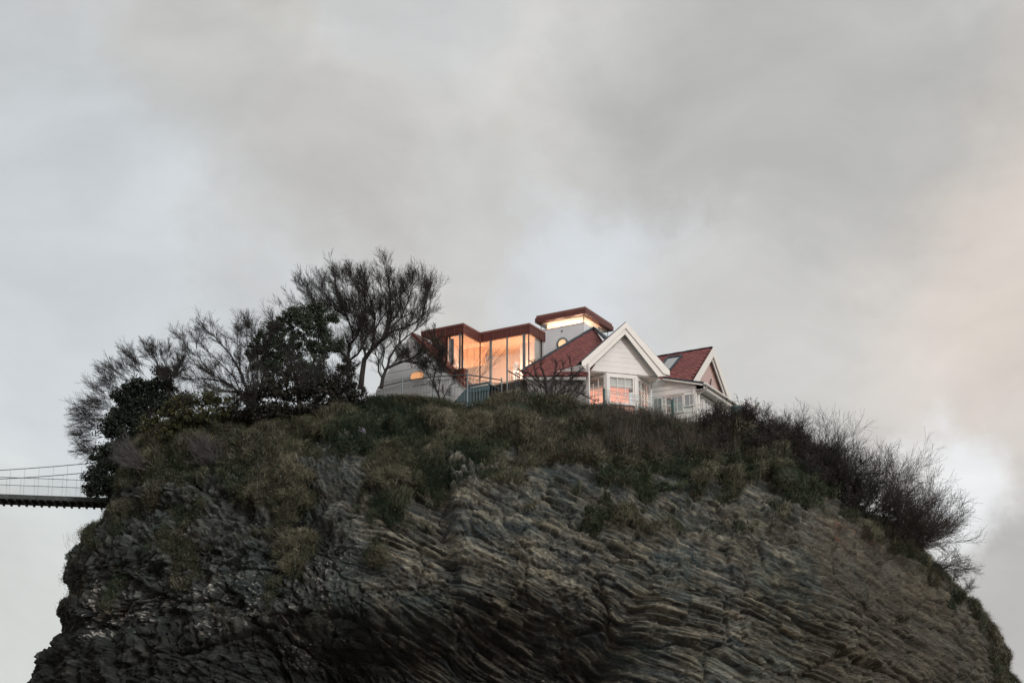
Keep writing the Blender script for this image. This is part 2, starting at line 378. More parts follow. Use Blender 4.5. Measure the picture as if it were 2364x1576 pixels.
# vegetation line: pixel row below which bare rock shows
Vx = [100, 200, 260, 330, 420, 520, 600, 680, 750, 800, 840, 880, 930, 985, 1030, 1060, 1120, 1200, 1290, 1360, 1440, 1540, 1640, 1740, 1810, 1880, 1950, 2010, 2090, 2200]
Vy = [1150, 1165, 1150, 1165, 1190, 1150, 1150, 1165, 1075, 1058, 1075, 1160, 1185, 1170, 1075, 1060, 1090, 1110, 1150, 1165, 1165, 1165, 1185, 1200, 1150, 1110, 1130, 1190, 1240, 1300]
vn = fbm(X, Y_, Zg, .55, 4, 5)
vpat = sstep(.12, .22, fbm(X, Y_, Zg, 1.1, 4, 8)) * sstep(-130, -20, np.interp(PXg, Vx, Vy) - PYg)
veg = sstep(-9, 12, np.interp(PXg, Vx, Vy) - 30 - 38 * sstep(1120, 1240, PXg) - PYg + vn * 130 + 30 * fbm(X, Y_, Zg, 2.4, 3, 6))
strip = np.interp(PYg, [1150, 1230, 1300, 1400, 1480], [1990, 2075, 2110, 2185, 2290])
vegr = sstep(0, 14, PXg - strip + vn * 60) * sstep(-.12, .08, fbm(X, Y_, Zg, .8, 3, 9)) * (PYg > 1130)
veg = np.maximum(veg, vegr)
tl = fbm(X, Y_, Zg, .8, 3, 77)
veg = np.maximum(veg, sstep(.26, .32, tl) * sstep(1150, 700, PXg) * (PYg > 1150) * sstep(1560, 1250, PYg) * sstep(190, 240, PXg)); veg = np.maximum(veg, vpat)
veg = np.maximum(veg, topk)
# --- rock relief
rough_ = fbm(X, Y_, Zg, 2.2, 3, 72, .6); wx1 = fbm(X, Y_, Zg, .16, 3, 31); wx2 = fbm(X, Y_, Zg, .5, 3, 41)
right = sstep(640, 1000, PXg + wx1 * 160)              # bedded rock to the right, broken rock to the left
# fault blocks: each keeps its own dip, offset and strength of bedding
sel = np.zeros((nr, nc), bool); sel[NTOP - 2:NTOP + NR, :NFR] = True
a21 = math.radians(22); _k1, _k2, _k3, _k4, _k5, _k6 = voro((X[sel] * math.cos(a21) - Zg[sel] * math.sin(a21)) / 4.6 + wx2[sel] * .22, Y_[sel] / 6, (Zg[sel] * math.cos(a21) + X[sel] * math.sin(a21)) / 2.3 + wx2[sel] * .25, 401)
blk, blk2, blk3, bed_ = np.full((nr, nc), .5), np.full((nr, nc), .5), np.full((nr, nc), .5), np.ones((nr, nc))
blk[sel] = _k1; blk2[sel] = _k2; blk3[sel] = _k3; bed_[sel] = sstep(0, .07, _k6)
dang = np.radians((blk - .5) * (16 + 60 * (1 - right))); doff = (blk2 - .5) * 1.2
def beds(th, ang, along, seed, warp_):
    a = math.radians(ang) + dang; s = (Zg * np.cos(a) + (X + .15 * Y_) * np.sin(a) + warp_ + doff) / th
    s = s + .35 * np.sin(s * .37 + seed)
    li = np.floor(s); fs = s - li
    t = (X * np.cos(a) - Zg * np.sin(a) + wx2 * .35) / (th * along) + h1(li, seed) * 7; bi = np.floor(t); ft = t - bi
    r = h2(li, bi, seed + 3)
    edge = np.minimum(np.minimum(fs, 1 - fs) * 1.0, np.minimum(ft, 1 - ft) * along) * 2
    return (r - .5), sstep(0, .35, edge), fs, r
wr = wx1 * .6 + wx2 * .06 + .02 * rough_
b1, e1, f1, r1 = beds(.80, 23, 3.6, 1, wr)
b2, e2, f2, r2 = beds(.29, 24, 5.0, 2, wr)
b3, e3, f3, r3 = beds(.13, 24, 7.0, 3, wr)
b4, e4, f4, r4 = beds(.07, 24, 9.0, 4, wr)
bl1, el1, g1_, q1 = beds(1.1, -48, 1.8, 7, wx1 * 3.2 + wx2 * .9)
bl2, el2, g2_, q2 = beds(.42, -30, 2.2, 8, wx1 * 3.2 + wx2 * 1.0)
bl3, el3, g3_, q3 = beds(.19, 15, 2.6, 9, wx1 * 4 + wx2 * 1.4)
# facetted blocks: long slabs on the right, blocky rubble on the left
def facets(lu, lw, ang, seed, wob):
    a = math.radians(ang) + dang[sel]; xs, ys_, zs = X[sel], Y_[sel], Zg[sel]; wb = wob[sel] + doff[sel]
    u = (xs * np.cos(a) - zs * np.sin(a)) / lu + wb * .3; w_ = (zs * np.cos(a) + xs * np.sin(a) + wb) / lw; v_ = ys_ / lu
    r, ta, tb, ou, ow, e = voro(u, v_, w_, seed)
    d_ = (r - .5) + (ta - .5) * 1.5 * ou + (tb - .25) * 1.3 * ow
    o1, o2, o3 = np.zeros((nr, nc)), np.ones((nr, nc)), np.full((nr, nc), .5); o1[sel] = d_; o2[sel] = sstep(0, .22, e); o3[sel] = r
    return o1, o2, o3
wbr = wx1 * .8 + wx2 * .07; wbl = wx1 * 1.6 + wx2 * .4
fA, eA, rA = facets(3.2, .75, 23, 301, wbr); fB, eB, rB = facets(1.9, .21, 24, 302, wbr); fC, eC, rC = facets(.95, .095, 24, 303, wbr)
fF, eF, rF = facets(.34, .16, 60, 306, wbl * .4)
fD, eD, rD = facets(1.3, .9, -40, 304, wbl); fE, eE, rE = facets(.5, .32, -25, 305, wbl)
ridge = 1 - 2 * np.abs(fbm(X, Y_, Zg, .45, 4, 61))
rough = fbm(X, Y_, Zg, 1.6, 4, 71, .6)
amp = .15 + 1.1 * sstep(.15, .75, blk3)
d_r = .5 * (blk2 - .5) * right - .2 * (1 - bed_) + .20 * b1 + .12 * (1 - f1) * (.4 + r1) + (.28 + .50 * amp) * (.20 * b2 + .20 * (1 - f2) * (.3 + r2) + .10 * b3 + .10 * (1 - f3) * (.3 + r3) + .05 * b4 + .05 * (1 - f4)) + .12 * fA + .07 * fB + .05 * fC + .12 * wx2 + .08 * rough + .04 * rough_
d_l = .45 * (blk2 - .5) - .2 * (1 - bed_) + .35 * bl1 * el1 + .16 * (1 - g2_) * (.3 + q2) + .09 * (1 - g3_) * (.3 + q3) + .40 * fD - .10 * (1 - eD) + .22 * fE - .06 * (1 - eE) + .12 * fF + .30 * ridge + .20 * rough + .10 * rough_
vert = sstep(1480, 1640, PXg) * sstep(1950, 1800, PXg) * sstep(1130, 1190, PYg) * sstep(1400, 1300, PYg)   # upright slabs under the turf
bv, ev, fv, rv = beds(.75, 74, 3.2, 12, wx2 * .8)
d_v = .55 * bv * ev + .2 * fB + .12 * fC + .15 * rough - .1 * (1 - ev)
d_r = d_r * (1 - vert) + d_v * vert
rub = sstep(.08, .28, fbm(X, Y_, Zg, .42, 4, 64)) * .75        # crumbled patches in the bedded face
d_r = d_r * (1 - rub) + (.8 * d_l + .10 * rough) * rub
d_rock = d_r * right + d_l * (1 - right)
prow = sstep(1012, 1045, PXg - (PYg - 1060) * .10) * np.exp(-np.clip(PXg - 1045, 0, 9999) / 260) * sstep(1035, 1075, PYg) * sstep(1480, 1200, PYg)
d_rock = d_rock + 1.0 * prow
mass = 2.6 * wx1 + .9 * fbm(X, Y_, Zg, .3, 2, 93)
# dark undercut at the foot of the picture and the gully beside it
cave = sstep(1390, 1540, PYg + wx1 * 60 + (PXg - 1000) * .04) * sstep(480, 760, PXg) * sstep(1620, 1300, PXg)
d_rock = d_rock - 4.6 * cave
gully = np.exp(-((PXg - (1400 - (PYg - 1500) * .55)) / 38) ** 2) * sstep(1300, 1400, PYg); d_rock = d_rock - 1.1 * gully
# turf relief: hummocks that overhang the rock a little
hum = fbm(X, Y_, Zg, .75, 3, 111); hum2 = fbm(X, Y_, Zg, 2.2, 3, 121)
mound = np.abs(fbm(X, Y_, Zg, .55, 2, 113)) * 1.6 + .55 * np.abs(hum2)
d_veg = .0 + .9 * mound + .25 * np.exp(-((np.interp(PXg, Vx, Vy) - PYg - 25) / 40) ** 2)
d_veg = d_veg * (1 - .55 * sstep(20.6, 22.2, Zg))
gl_ = np.exp(-((PXg - (1245 + (PYg - 930) * .35)) / 50) ** 2) * sstep(900, 960, PYg) * sstep(1120, 1040, PYg)
d_veg = d_veg - .5 * gl_
fronts = sstep(0, 1, np.clip(veg, 0, 1))
fade = sstep(0, .18, 1 - np.abs(ux))[None, :] * .62 + .38
low = sstep(-0.5, 3, Zg)
d = (d_rock * (1 - fronts) + d_veg * fronts) * fade * low + mass * low * sstep(23.5, 19, Zg) * (fade - .35) * .6
d = np.where(topk > 0, .15 * hum, d)
Nn = N0.copy()
G = G0 + Nn * d[..., None]
G[..., 2] += dz * wz
G[..., 2] = np.where(G0[..., 2] < -.1, -.2, G[..., 2])
# colour of the stone and of the soil
def mixc(a, b, t): return np.asarray(a) * (1 - t[..., None]) + np.asarray(b) * t[..., None]
tone = .5 + .5 * fbm(X, Y_, Zg, .9, 4, 131)
c_r = mixc((.030, .038, .037), (.245, .240, .200), np.clip(tone * .35 + r2 * .35 + r3 * .40 + r4 * .40 + rC * .22 + blk3 * .22 - .60, 0, 1) ** 1.35)
c_r = mixc(c_r, (.088, .084, .062), sstep(.05, .5, fbm(X, Y_, Zg, .35, 3, 141)) * .55 * sstep(1300, 1900, PXg))
c_r = mixc(c_r, (.050, .080, .082), sstep(.0, .6, fbm(X, Y_, Zg, .5, 4, 151)) * .45)
hue = ((r3 - .5) * .30 + (r2 - .5) * .24 + .25 * fbm(X, Y_, Zg, .7, 3, 191))
hue = hue * .24 - .012
c_r = c_r * np.stack([1 + hue, 1 + hue * .25, 1 - hue * 1.1], -1)
c_l = mixc((.019, .025, .026), (.120, .130, .120), np.clip(tone * .5 + rD * .2 + rE * .35 + rF * .5 - .42, 0, 1) ** 1.4)
c_l = mixc(c_l, (.045, .062, .064), sstep(.0, .4, fbm(X, Y_, Zg, .4, 3, 161)) * .6)
wl_ = sstep(0, 1, np.clip(right - .3 * sstep(1300, 1560, PYg) * sstep(1500, 700, PXg), 0, 1))
c = c_l * (1 - wl_[..., None]) + c_r * wl_[..., None]
a_ = math.radians(25); fu = (X * math.cos(a_) - Zg * math.sin(a_)) / .32; fs_ = (Zg * math.cos(a_) + X * math.sin(a_) + wr) / .075
fine = vnoise(fu, Y_ * 2, fs_, 195) * .6 + vnoise(fu * .35, Y_, fs_ * .45, 196) * .5
c = c * (1 + .75 * fine)[..., None]
brown = sstep(1820, 1900, PXg + vn * 60) * sstep(1120, 1200, PYg + vn * 60)
c = mixc(c, (.075, .064, .046), brown * .5)
foot_dark = sstep(1330, 1480, PYg + wx1 * 90) * sstep(1650, 1150, PXg + (PYg - 1450) * -.5)  # stone colour much darker towards the foot, left and centre
c = c * (1 - .62 * foot_dark[..., None])
ir = np.exp(-((PXg - 1960) / 60) ** 2 - ((PYg - 1235) / 22) ** 2) + np.exp(-((PXg - 1700) / 30) ** 2 - ((PYg - 1220) / 14) ** 2)
c = mixc(c, (.20, .07, .035), np.clip(ir * 2 * sstep(.1, .4, rough), 0, 1) * .35)
# quartz and lichen flecks
a_ = math.radians(20); sx = (X * math.cos(a_) - Zg * math.sin(a_)) * 7; sz = (Zg * math.cos(a_) + X * math.sin(a_) + wx2 * .5) * 15
fle = vnoise(sx * 1.0, Y_ * 2, sz, 171) * .6 + vnoise(sx * 3.1, Y_ * 4, sz * 1.5, 172) * .5
reg = sstep(-.05, .35, fbm(X, Y_, Zg, .28, 3, 181)) * (sstep(1200, 1330, PYg) * sstep(1750, 1000, PXg) + .7 * sstep(560, 250, PXg) * sstep(1130, 1200, PYg))
q = sstep(.60, .74, fle + .16 * reg + .02) * np.clip(reg, 0, 1)
q = np.maximum(q, (r3 > .90) * sstep(.08, .25, fbm(X, Y_, Zg, 1.3, 3, 197)) * sstep(.1, .4, fine) * np.clip(reg * 1.6, 0, 1) * sstep(1260, 1380, PYg))
c = mixc(c, (.48, .48, .45), np.clip(q, 0, 1) * .8)
soil = mixc((.022, .024, .016), (.045, .042, .028), .5 + .5 * hum2)
path_ = gl_ * .8
soil = mixc(soil, (.085, .072, .052), np.clip(path_, 0, 1))
c = c * (1 - fronts[..., None]) + soil * fronts[..., None]
c = np.clip(c, .004, .8)
idx = np.arange(nr * nc).reshape(nr, nc)
i0 = idx[:-1, :]; i1 = idx[1:, :]
F = np.stack([i0, i1, np.roll(i1, -1, 1), np.roll(i0, -1, 1)], -1).reshape(-1, 4)
M_rock = mat('slaty_rock', (.1, .1, .1), .85, .65, 4.5, .06, 5.0, attr='Col', spec=.25, stretch=(1, 1, 4.5))
for n_ in M_rock.node_tree.nodes:
    if n_.type == 'MAPPING': n_.inputs['Rotation'].default_value = (0, math.radians(23), 0)
    if n_.type == 'TEX_NOISE': n_.inputs['Detail'].default_value = 10; n_.inputs['Roughness'].default_value = .72
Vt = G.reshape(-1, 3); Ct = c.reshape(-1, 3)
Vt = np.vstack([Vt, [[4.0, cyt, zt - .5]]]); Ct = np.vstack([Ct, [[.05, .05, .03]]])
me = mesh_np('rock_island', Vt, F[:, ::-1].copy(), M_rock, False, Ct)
rock = link('rock_island', me, None, kind='structure', label='tall slaty rock island with turf cap and dark undercut foot')
GPX, GPY, GD = project(G)
front = np.zeros((nr, nc), bool); front[:, :NFR] = True
TN = np.cross(np.gradient(G, axis=0), np.gradient(G, axis=1)); TN /= np.linalg.norm(TN, axis=-1, keepdims=True) + 1e-9
TN[np.sum(TN * N0, -1) < 0] *= -1
_fx, _fy, _fd = GPX[:, :NFR].ravel(), GPY[:, :NFR].ravel(), GD[:, :NFR].ravel(); _fp = G[:, :NFR].reshape(-1, 3)
_vis = np.sum(TN[:, :NFR].reshape(-1, 3) * (CAM - _fp), -1) > 0
def surf(px, py):
    """nearest point of the rock surface seen at (px,py)"""
    dd = (_fx - px) ** 2 + (_fy - py) ** 2 + np.where(_vis, 0, 4000)
    k = int(np.argmin(dd + (_fd - 60) * .5)); return _fp[k].copy()

# ------------------------------------------------------------------ house
VA, VB, VG = v2(149), v2(61), v2(17)
NA = np.array([-math.sin(math.radians(149)), math.cos(math.radians(149)), 0.0])
NBv = np.array([math.sin(math.radians(61)), -math.cos(math.radians(61)), 0.0])
NG = np.array([math.sin(math.radians(17)), -math.cos(math.radians(17)), 0.0])
ZBASE = 21.0
house = thing('house', 'clifftop house with red slate roofs, white gables, glass wing and lit tower', 'house', (4, 80, ZBASE))
def H(name, mb, m, parent=None, **k): return mb.build(name, m, parent or house, **k)

# --- glass wing
c1 = P(1070, 745, 78.0); ZR = c1[2]; c2 = P(1222.6, 745, 78.0); c2[2] = ZR
L1 = c1 + VA * 2.99; I1 = c1 + VB * 1.98; I1 = (I1 + (c2 + VA * 3.4)) / 2; R2 = c2 + VB * 1.99
foot = [L1, c1, I1, c2, R2, R2 + VA * 1.2 + VB * .05, R2 + VA * 1.2 + VB * 2.2, L1 + VB * 4.5]
def zset(p, z): q = np.array(p, float); q[2] = z; return q
H('flat_roof', MB().prism([zset(p, ZR - .13) for p in foot], Z * .13), M_coppercap)
def offs(p, k): return p
def tpos(px, p, dr, py=790): return float(np.dot(onv(px, py, p, dr) - p, dr))
def fascia(p, dr, nrm, ts):
    for k in range(len(ts) - 1):
        a, b = sorted((ts[k], ts[k + 1]))
        bx('fascia_panel', M_copper, house, zset(p + dr * (a + .012) - nrm * .08, ZR - .60 + .002 * (k % 3)), dr * (b - a - .024), nrm * .05, Z * (.468 - .002 * (k % 3)))
        H('seam', MB().box(zset(p + dr * (b - .012) - nrm * .08, ZR - .61), dr * .024, nrm * .075, Z * .476), M_coppercap)
c1f, c2f = c1, c2
fascia(c1, VA, NA, [0] + [tpos(x, c1, VA) for x in (1048, 1027.4, 1006, 984.4)] + [2.97])
dI1 = (I1 - c1) / np.linalg.norm(I1 - c1); nI1 = np.array([dI1[1], -dI1[0], 0])
fascia(c1, dI1, nI1, [0, .07] + [tpos(x, c1, dI1) for x in (1088, 1100.5)] + [1.95])
dI2 = (I1 - c2) / np.linalg.norm(I1 - c2); nI2 = np.array([-dI2[1], dI2[0], 0])
fascia(c2, dI2, nI2, [0] + [tpos(x, c2, dI2) for x in (1201.5, 1181, 1159.5, 1138, 1117.5)] + [3.38])
fascia(c2, VB, NBv, [0] + [tpos(x, c2, VB) for x in (1234, 1247)] + [1.97])
ZG0 = ZR - 3.25; ZG1 = ZR - .62
def gwall(p, dr, nrm, t0, t1, z0=ZG0, z1=ZG1, inset=.10, m=None):
    """one glass pane in a wall line"""
    return MB().box(zset(p + dr * t0 - nrm * inset, z0), dr * (t1 - t0), -nrm * .012, Z * (z1 - z0))
gw = H('glass_wall', MB().box(zset(c1 + VB * .1 + VA * .1, ZG1 - .03), VA * 1.0, VB * .05, Z * .03), M_dark)
# copper-clad wall left of the tall window
t_w0 = tpos(1029.5, c1, VA, 820)
for k, (xa, xb) in enumerate([(1029, 1006), (1006, 984.4), (984.4, 971)]):
    a, b = tpos(xa, c1, VA), tpos(xb, c1, VA)
    bx('cladding_panel', M_copper, house, zset(c1 + VA * (a + .012) - NA * .09, ZG0), VA * (b - a - .024), NA * .04, Z * (ZG1 - ZG0 - .01))
bx('cladding_core', M_copper, house, zset(c1 + VA * (t_w0 + .0) - NA * .2, ZG0), VA * (2.97 - t_w0), NA * .1, Z * (ZG1 - ZG0))
for (p, dr, nrm, cuts) in [(c1, VA, NA, [.10, t_w0]), (c1, dI1, nI1, [.08, 1.88]),
                           (c2, dI2, nI2, [.10, tpos(1208.5, c2, dI2), tpos(1169.5, c2, dI2), tpos(1131, c2, dI2), 3.3]), (c2, VB, NBv, [.10, 1.92])]:
    for k in range(len(cuts) - 1):
        H('pane', gwall(p, dr, nrm, cuts[k] + .01, cuts[k + 1] - .01), G_main, gw)
def mull(p, dr, nrm, px, w, m, z0=ZG0, z1=ZG1 + .02, dep=.06, out_=.0):
    t = tpos(px, p, dr, 830)
    H('mullion', MB().box(zset(p + dr * (t - w / 2) - nrm * (.10 - .004 - out_), z0), dr * w, nrm * dep, Z * (z1 - z0)), m, gw)
for args in [(c1, VA, NA, 1065, .05, M_dark), (c1, VA, NA, 1060, .10, M_steel), (c1, VA, NA, 1031, .04, M_dark),
             (c2, dI2, nI2, 1131.5, .15, M_steel), (c2, dI2, nI2, 1169.5, .09, M_steel), (c2, dI2, nI2, 1208.5, .17, M_steel), (c2, dI2, nI2, 1219.5, .05, M_dark), (c2, VB, NBv, 1252.5, .05, M_dark), (c2, dI2, nI2, 1106.8, .05, M_dark)]:
    mull(*args)
H('mullion', MB().box(zset(c1 + VA * .06 + VB * .06, ZG0), VA * .05, VB * .05, Z * (ZG1 - ZG0)), M_dark, gw)
# room behind the glass
inner = [L1 + VB * .12 - VA * .15, c1 + VA * .12 + VB * .12, I1 + VA * .12 + VB * .12, c2 + VA * .12 + VB * .12, R2 - NBv * .12 - VB * .05, R2 + VA * 1.5 - VB * .05, R2 + VA * 1.5 + VB * 1.5, L1 + VB * 4.2 - VA * .15]
H('room_floor', MB().prism([zset(p, ZG0 - .15) for p in foot], Z * .12), M_floor)
H('room_ceiling', MB().prism([zset(p, ZG1 + .0) for p in inner], Z * .06), M_warm2)
H('room_wall', MB().box(zset(R2 - VB * .45 + VA * .3, ZG0), VA * 1.2, VB * .1, Z * 2.628).box(zset(R2 + VB * .9 + VA * 1.5, ZG0), VA * 4.8, VB * .1, Z * 2.628), M_warm)
H('room_wall', MB().box(zset(c1 + VA * 1.75 + VB * .2, ZG0), VB * 2.6, VA * .1, Z * 2.628), M_warm)
H('room_wall', MB().box(zset(R2 + VA * 1.45 - VB * .4, ZG0), VB * 1.4, VA * .08, Z * 2.628), M_warm)
H('wing_end_wall', MB().box(zset(R2 + VA * .05 - VB * .03, ZG0), VA * 1.2, VB * .06, Z * (ZG1 - ZG0)), M_render)
H('room_wall', MB().box(zset(I1 + VB * .75 + VA * .1, ZG0 + 1.5), VA * 1.5, VB * .1, Z * 1.12), M_warm2)
ar = onv(1192, 845, R2 - VB * .5, VA); mb = MB(); pts_ = [ar + VA * .17 - Z * 1.0, ar - VA * .17 - Z * 1.0] + [ar - VA * (.17 * math.cos(t)) + Z * (.17 * math.sin(t) + .1) for t in np.linspace(0, math.pi, 9)]
H('arched_niche', mb.prism(pts_, NA * .05), M_curtain)
def curtain(p, dr, nrm, t0, t1, m, z0=ZG0, z1=ZG1, inset=.22):
    n = 24; mb = MB(); i = 0
    for k in range(n + 1):
        t = t0 + (t1 - t0) * k / n; q_ = p + dr * t - nrm * (inset + .025 * math.sin(k * 1.9))
        mb.v += [zset(q_, z0), zset(q_, z1)]
    mb.f = [(2 * k, 2 * k + 2, 2 * k + 3, 2 * k + 1) for k in range(n)]
    o = H('curtain', mb, m); s = o.modifiers.new('thickness', 'SOLIDIFY'); s.thickness = .01
curtain(c2, VB, NBv, tpos(1242, c2, VB, 800), 1.85, M_curtain)
curtain(c1, VA, NA, tpos(1043, c1, VA, 800), tpos(1036, c1, VA, 800), M_curtblue, z1=ZG1 - .15)
curtain(c1, VA, NA, tpos(1035.5, c1, VA, 800), tpos(1031, c1, VA, 800), M_curtain)
def lamp(p, e, col, r=.15):
    l = bpy.data.lights.new('room_lamp', 'POINT'); l.energy = e; l.color = col; l.shadow_soft_size = r
    o = bpy.data.objects.new('room_lamp', l); COL.objects.link(o); o.location = tuple(map(float, p))
def fill_strip(a, b, nrm, z, e, col=(1, .77, .64), w=.25):
    """area light added low along a wall line, turned inward to brighten the room"""
    l = bpy.data.lights.new('room_fill', 'AREA'); l.shape = 'RECTANGLE'; l.size = float(np.linalg.norm(b - a)); l.size_y = w; l.energy = e; l.color = col
    o = bpy.data.objects.new('room_fill', l); COL.objects.link(o); m_ = (a + b) / 2; o.location = (float(m_[0]), float(m_[1]), float(z))
    from mathutils import Matrix
    x = (b - a) / np.linalg.norm(b - a); zz_ = -(norm3(-nrm + Z * .55)); y = np.cross(zz_, x)
    o.rotation_euler = Matrix((tuple(x), tuple(y), tuple(zz_))).transposed().to_euler()
def norm3(v): return v / np.linalg.norm(v)
fill_strip(zset(c1 + VA * .3 - NA * .45, 0), zset(c1 + VA * 1.2 - NA * .45, 0), NA, ZG0 + .1, 30)  # added lights, set low and out of sight, give the panes an even glow
fill_strip(zset(c1 + dI1 * .4 - nI1 * .45, 0), zset(I1 - nI1 * .45, 0), nI1, ZG0 + .1, 50)
fill_strip(zset(c2 + dI2 * .4 - nI2 * .45, 0), zset(I1 - dI2 * .3 - nI2 * .45, 0), nI2, ZG0 + .1, 92)
fill_strip(zset(c2 + VB * .4 - NBv * .45, 0), zset(c2 + VB * 1.8 - NBv * .45, 0), NBv, ZG0 + .1, 44)

# --- tower
T0 = P(1352, 706, 80.0); ZT = T0[2]; TA, TB = 3.5, 3.9
def slab(i, z0, z1, a0=0): return MB().prism([zset(T0 + VA * i + VB * i, z0), zset(T0 + VA * (TA - i) + VB * i, z0), zset(T0 + VA * (TA - i) + VB * (TB - i), z0), zset(T0 + VA * i + VB * (TB - i), z0)], Z * (z1 - z0))
tr = H('tower_roof', slab(.06, ZT - .16, ZT), M_coppercap)
H('fascia', slab(0.0, ZT - .45, ZT - .165), M_copper, tr)
TI = .26
def tface(i, z0, z1, th):   # ring of four walls
    mb = MB(); z0v = zset(T0, z0)
    mb.box(z0v + VA * i + VB * i, VA * (TA - 2 * i), VB * th, Z * (z1 - z0))
    mb.box(z0v + VA * i + VB * (i + th), VB * (TB - 2 * i - th), VA * th, Z * (z1 - z0))
    mb.box(z0v + VA * (TA - i - th) + VB * (i + th), VB * (TB - 2 * i - th), VA * th, Z * (z1 - z0))
    mb.box(z0v + VA * (i + th) + VB * (TB - i - th), VA * (TA - 2 * i - 2 * th), VB * th, Z * (z1 - z0))
    return mb
ZTG = ZT - .45 - .46
H('tower_wall', tface(TI, ZBASE + 1, ZTG, .18), M_render)
cl = H('clerestory', MB().box(zset(T0 + VA * TI + VB * TI, ZTG), VA * .04, VB * .04, Z * .455), M_dark)
H('mullion', MB().box(zset(T0 + VA * (TA - TI - .04) + VB * TI, ZTG), VA * .03, VB * .03, Z * .455), M_dark, cl)
H('mullion', MB().box(zset(T0 + VA * TI + VB * (TB - TI - .04), ZTG), VA * .03, VB * .03, Z * .455), M_dark, cl)
H('pane', MB().box(zset(T0 + VA * (TI + .05) + VB * (TI + .01), ZTG), VA * (TA - 2 * TI - .1), VB * .012, Z * .45), G_main, cl)
H('pane', MB().box(zset(T0 + VB * (TI + .05) + VA * (TI + .01), ZTG), VB * (TB - 2 * TI - .1), VA * .012, Z * .45), G_main, cl)
H('window_ledge', MB().box(zset(T0 + VA * (TI - .02) + VB * (TI - .02), ZTG - .02), VA * (TA - 2 * TI), VB * .1, Z * .022), M_coppercap)
H('tower_ceiling', slab(.30, ZT - .47, ZT - .452), M_warm)
H('tower_room', MB().box(zset(T0 + VA * .5 + VB * 2.6, ZT - 2.2), VA * 2.6, VB * .06, Z * 1.7).box(zset(T0 + VA * 2.9 + VB * .5, ZT - 2.2), VB * 2.1, VA * .06, Z * 1.7), M_warm)
lamp(zset(T0 + VA * 1.2 + VB * 1.4, ZT - 1.15), 75, (1, .73, .52), .2)
lamp(zset(T0 + VA * 2.4 + VB * 1.2, ZT - 1.15), 60, (1, .73, .52), .2)
# round window and vent on the left face
def disc(ctr, u, r, n=28, r2=None, dep=.06, nrm=NA):
    mb = MB(); i = 0
    if r2 is None:
        mb.prism([ctr + u * math.cos(t) * r + Z * math.sin(t) * r for t in np.linspace(0, 2 * math.pi, n + 1)[:-1]], nrm * dep); return mb
    for k in range(n):
        for rr, dd in ((r, 0), (r2, 0), (r2, dep), (r, dep * .6)):
            t = 2 * math.pi * k / n; mb.v.append(ctr + u * math.cos(t) * rr + Z * math.sin(t) * rr + nrm * dd)
    for k in range(n):
        a, b = 4 * k, 4 * ((k + 1) % n)
        for j in range(4): mb.f.append((a + j, a + (j + 1) % 4, b + (j + 1) % 4, b + j))
    return mb
tw = T0 + VB * TI
rc = onv(1298.5, 793, tw, VA)
rw = H('round_window', disc(rc + NA * .002, VA, .39, r2=.27, dep=.07), M_steel)
H('pane', disc(rc + NA * .006, VA, .272, dep=.01), mat('lit_round_pane', (.8, .6, .4), .3, .05), rw)
pm = MATS['lit_round_pane'].node_tree.nodes['Principled BSDF']; pm.inputs['Emission Color'].default_value = (1, .60, .32, 1); pm.inputs['Emission Strength'].default_value = .75
H('vent', disc(onv(1297.5, 764, tw, VA) + NA * .002, VA, .07, r2=.04, dep=.03, n=12), M_steel)

# --- red slate roofs
def tile_mesh(w, h, m):
    mb = MB(); mb.box((-w / 2, -h / 2, 0), (w, 0, 0), (0, h, 0), (0, 0, .018)); return mesh_np('tile', np.array(mb.v), mb.f, m)
TM = [mat('red_slate_%s' % n, tuple(np.array((.215, .075, .072)) * k), .7, .3, 5, .003, 40) for n, k in (('plain', 1), ('pale', 1.18), ('deep', .8))]
TME = [tile_mesh(.27, .26, m) for m in TM]
def inside(pt, poly):
    x, y = pt; r = False; n = len(poly)
    for i in range(n):
        x1, y1 = poly[i]; x2, y2 = poly[(i + 1) % n]
        if (y1 > y) != (y2 > y) and x < (x2 - x1) * (y - y1) / (y2 - y1) + x1: r = not r
    return r
def tiled_roof(poly, u, name, thick=.08):
    """poly: points on one plane, u: horizontal course direction"""
    poly = [np.asarray(p, float) for p in poly]; n = np.cross(poly[1] - poly[0], poly[2] - poly[0]); n /= np.linalg.norm(n)
    if n[2] < 0: n = -n
    up = np.cross(n, u); up /= np.linalg.norm(up)
    if up[2] < 0: up = -up
    x = np.cross(up, n)
    ro = H(name, MB().prism([p - n * thick for p in poly], n * (thick - .004)), mat('roof_underlay', (.11, .04, .04), .8))
    uv = [(float(np.dot(p - poly[0], x)), float(np.dot(p - poly[0], up))) for p in poly]
    us = [a for a, b in uv]; vs = [b for a, b in uv]; R = random.Random(5); v = min(vs) + .1; row = 0
    og = ORIG[house.name]
    from mathutils import Matrix
    tilt = math.radians(4.5); upt = up * math.cos(tilt) - n * math.sin(tilt) * 1.0; nt_ = np.cross(x, upt)
    Mx = Matrix((tuple(x), tuple(upt), tuple(nt_))).transposed().to_4x4()
    eu = Mx.to_euler()
    while v < max(vs) + .05:
        uu = min(us) + (.14 if row % 2 else 0)
        while uu < max(us) + .1:
            if inside((uu - .11, v), uv) and inside((uu + .11, v), uv):
                o = bpy.data.objects.new('tile', TME[R.choice((0, 0, 1, 2))]); COL.objects.link(o); o.parent = ro
                o.location = tuple(poly[0] + x * uu + up * v + n * (.012 + R.uniform(0, .006)) - og); o.rotation_euler = eu
            uu += .28
        v += .215; row += 1
    return ro
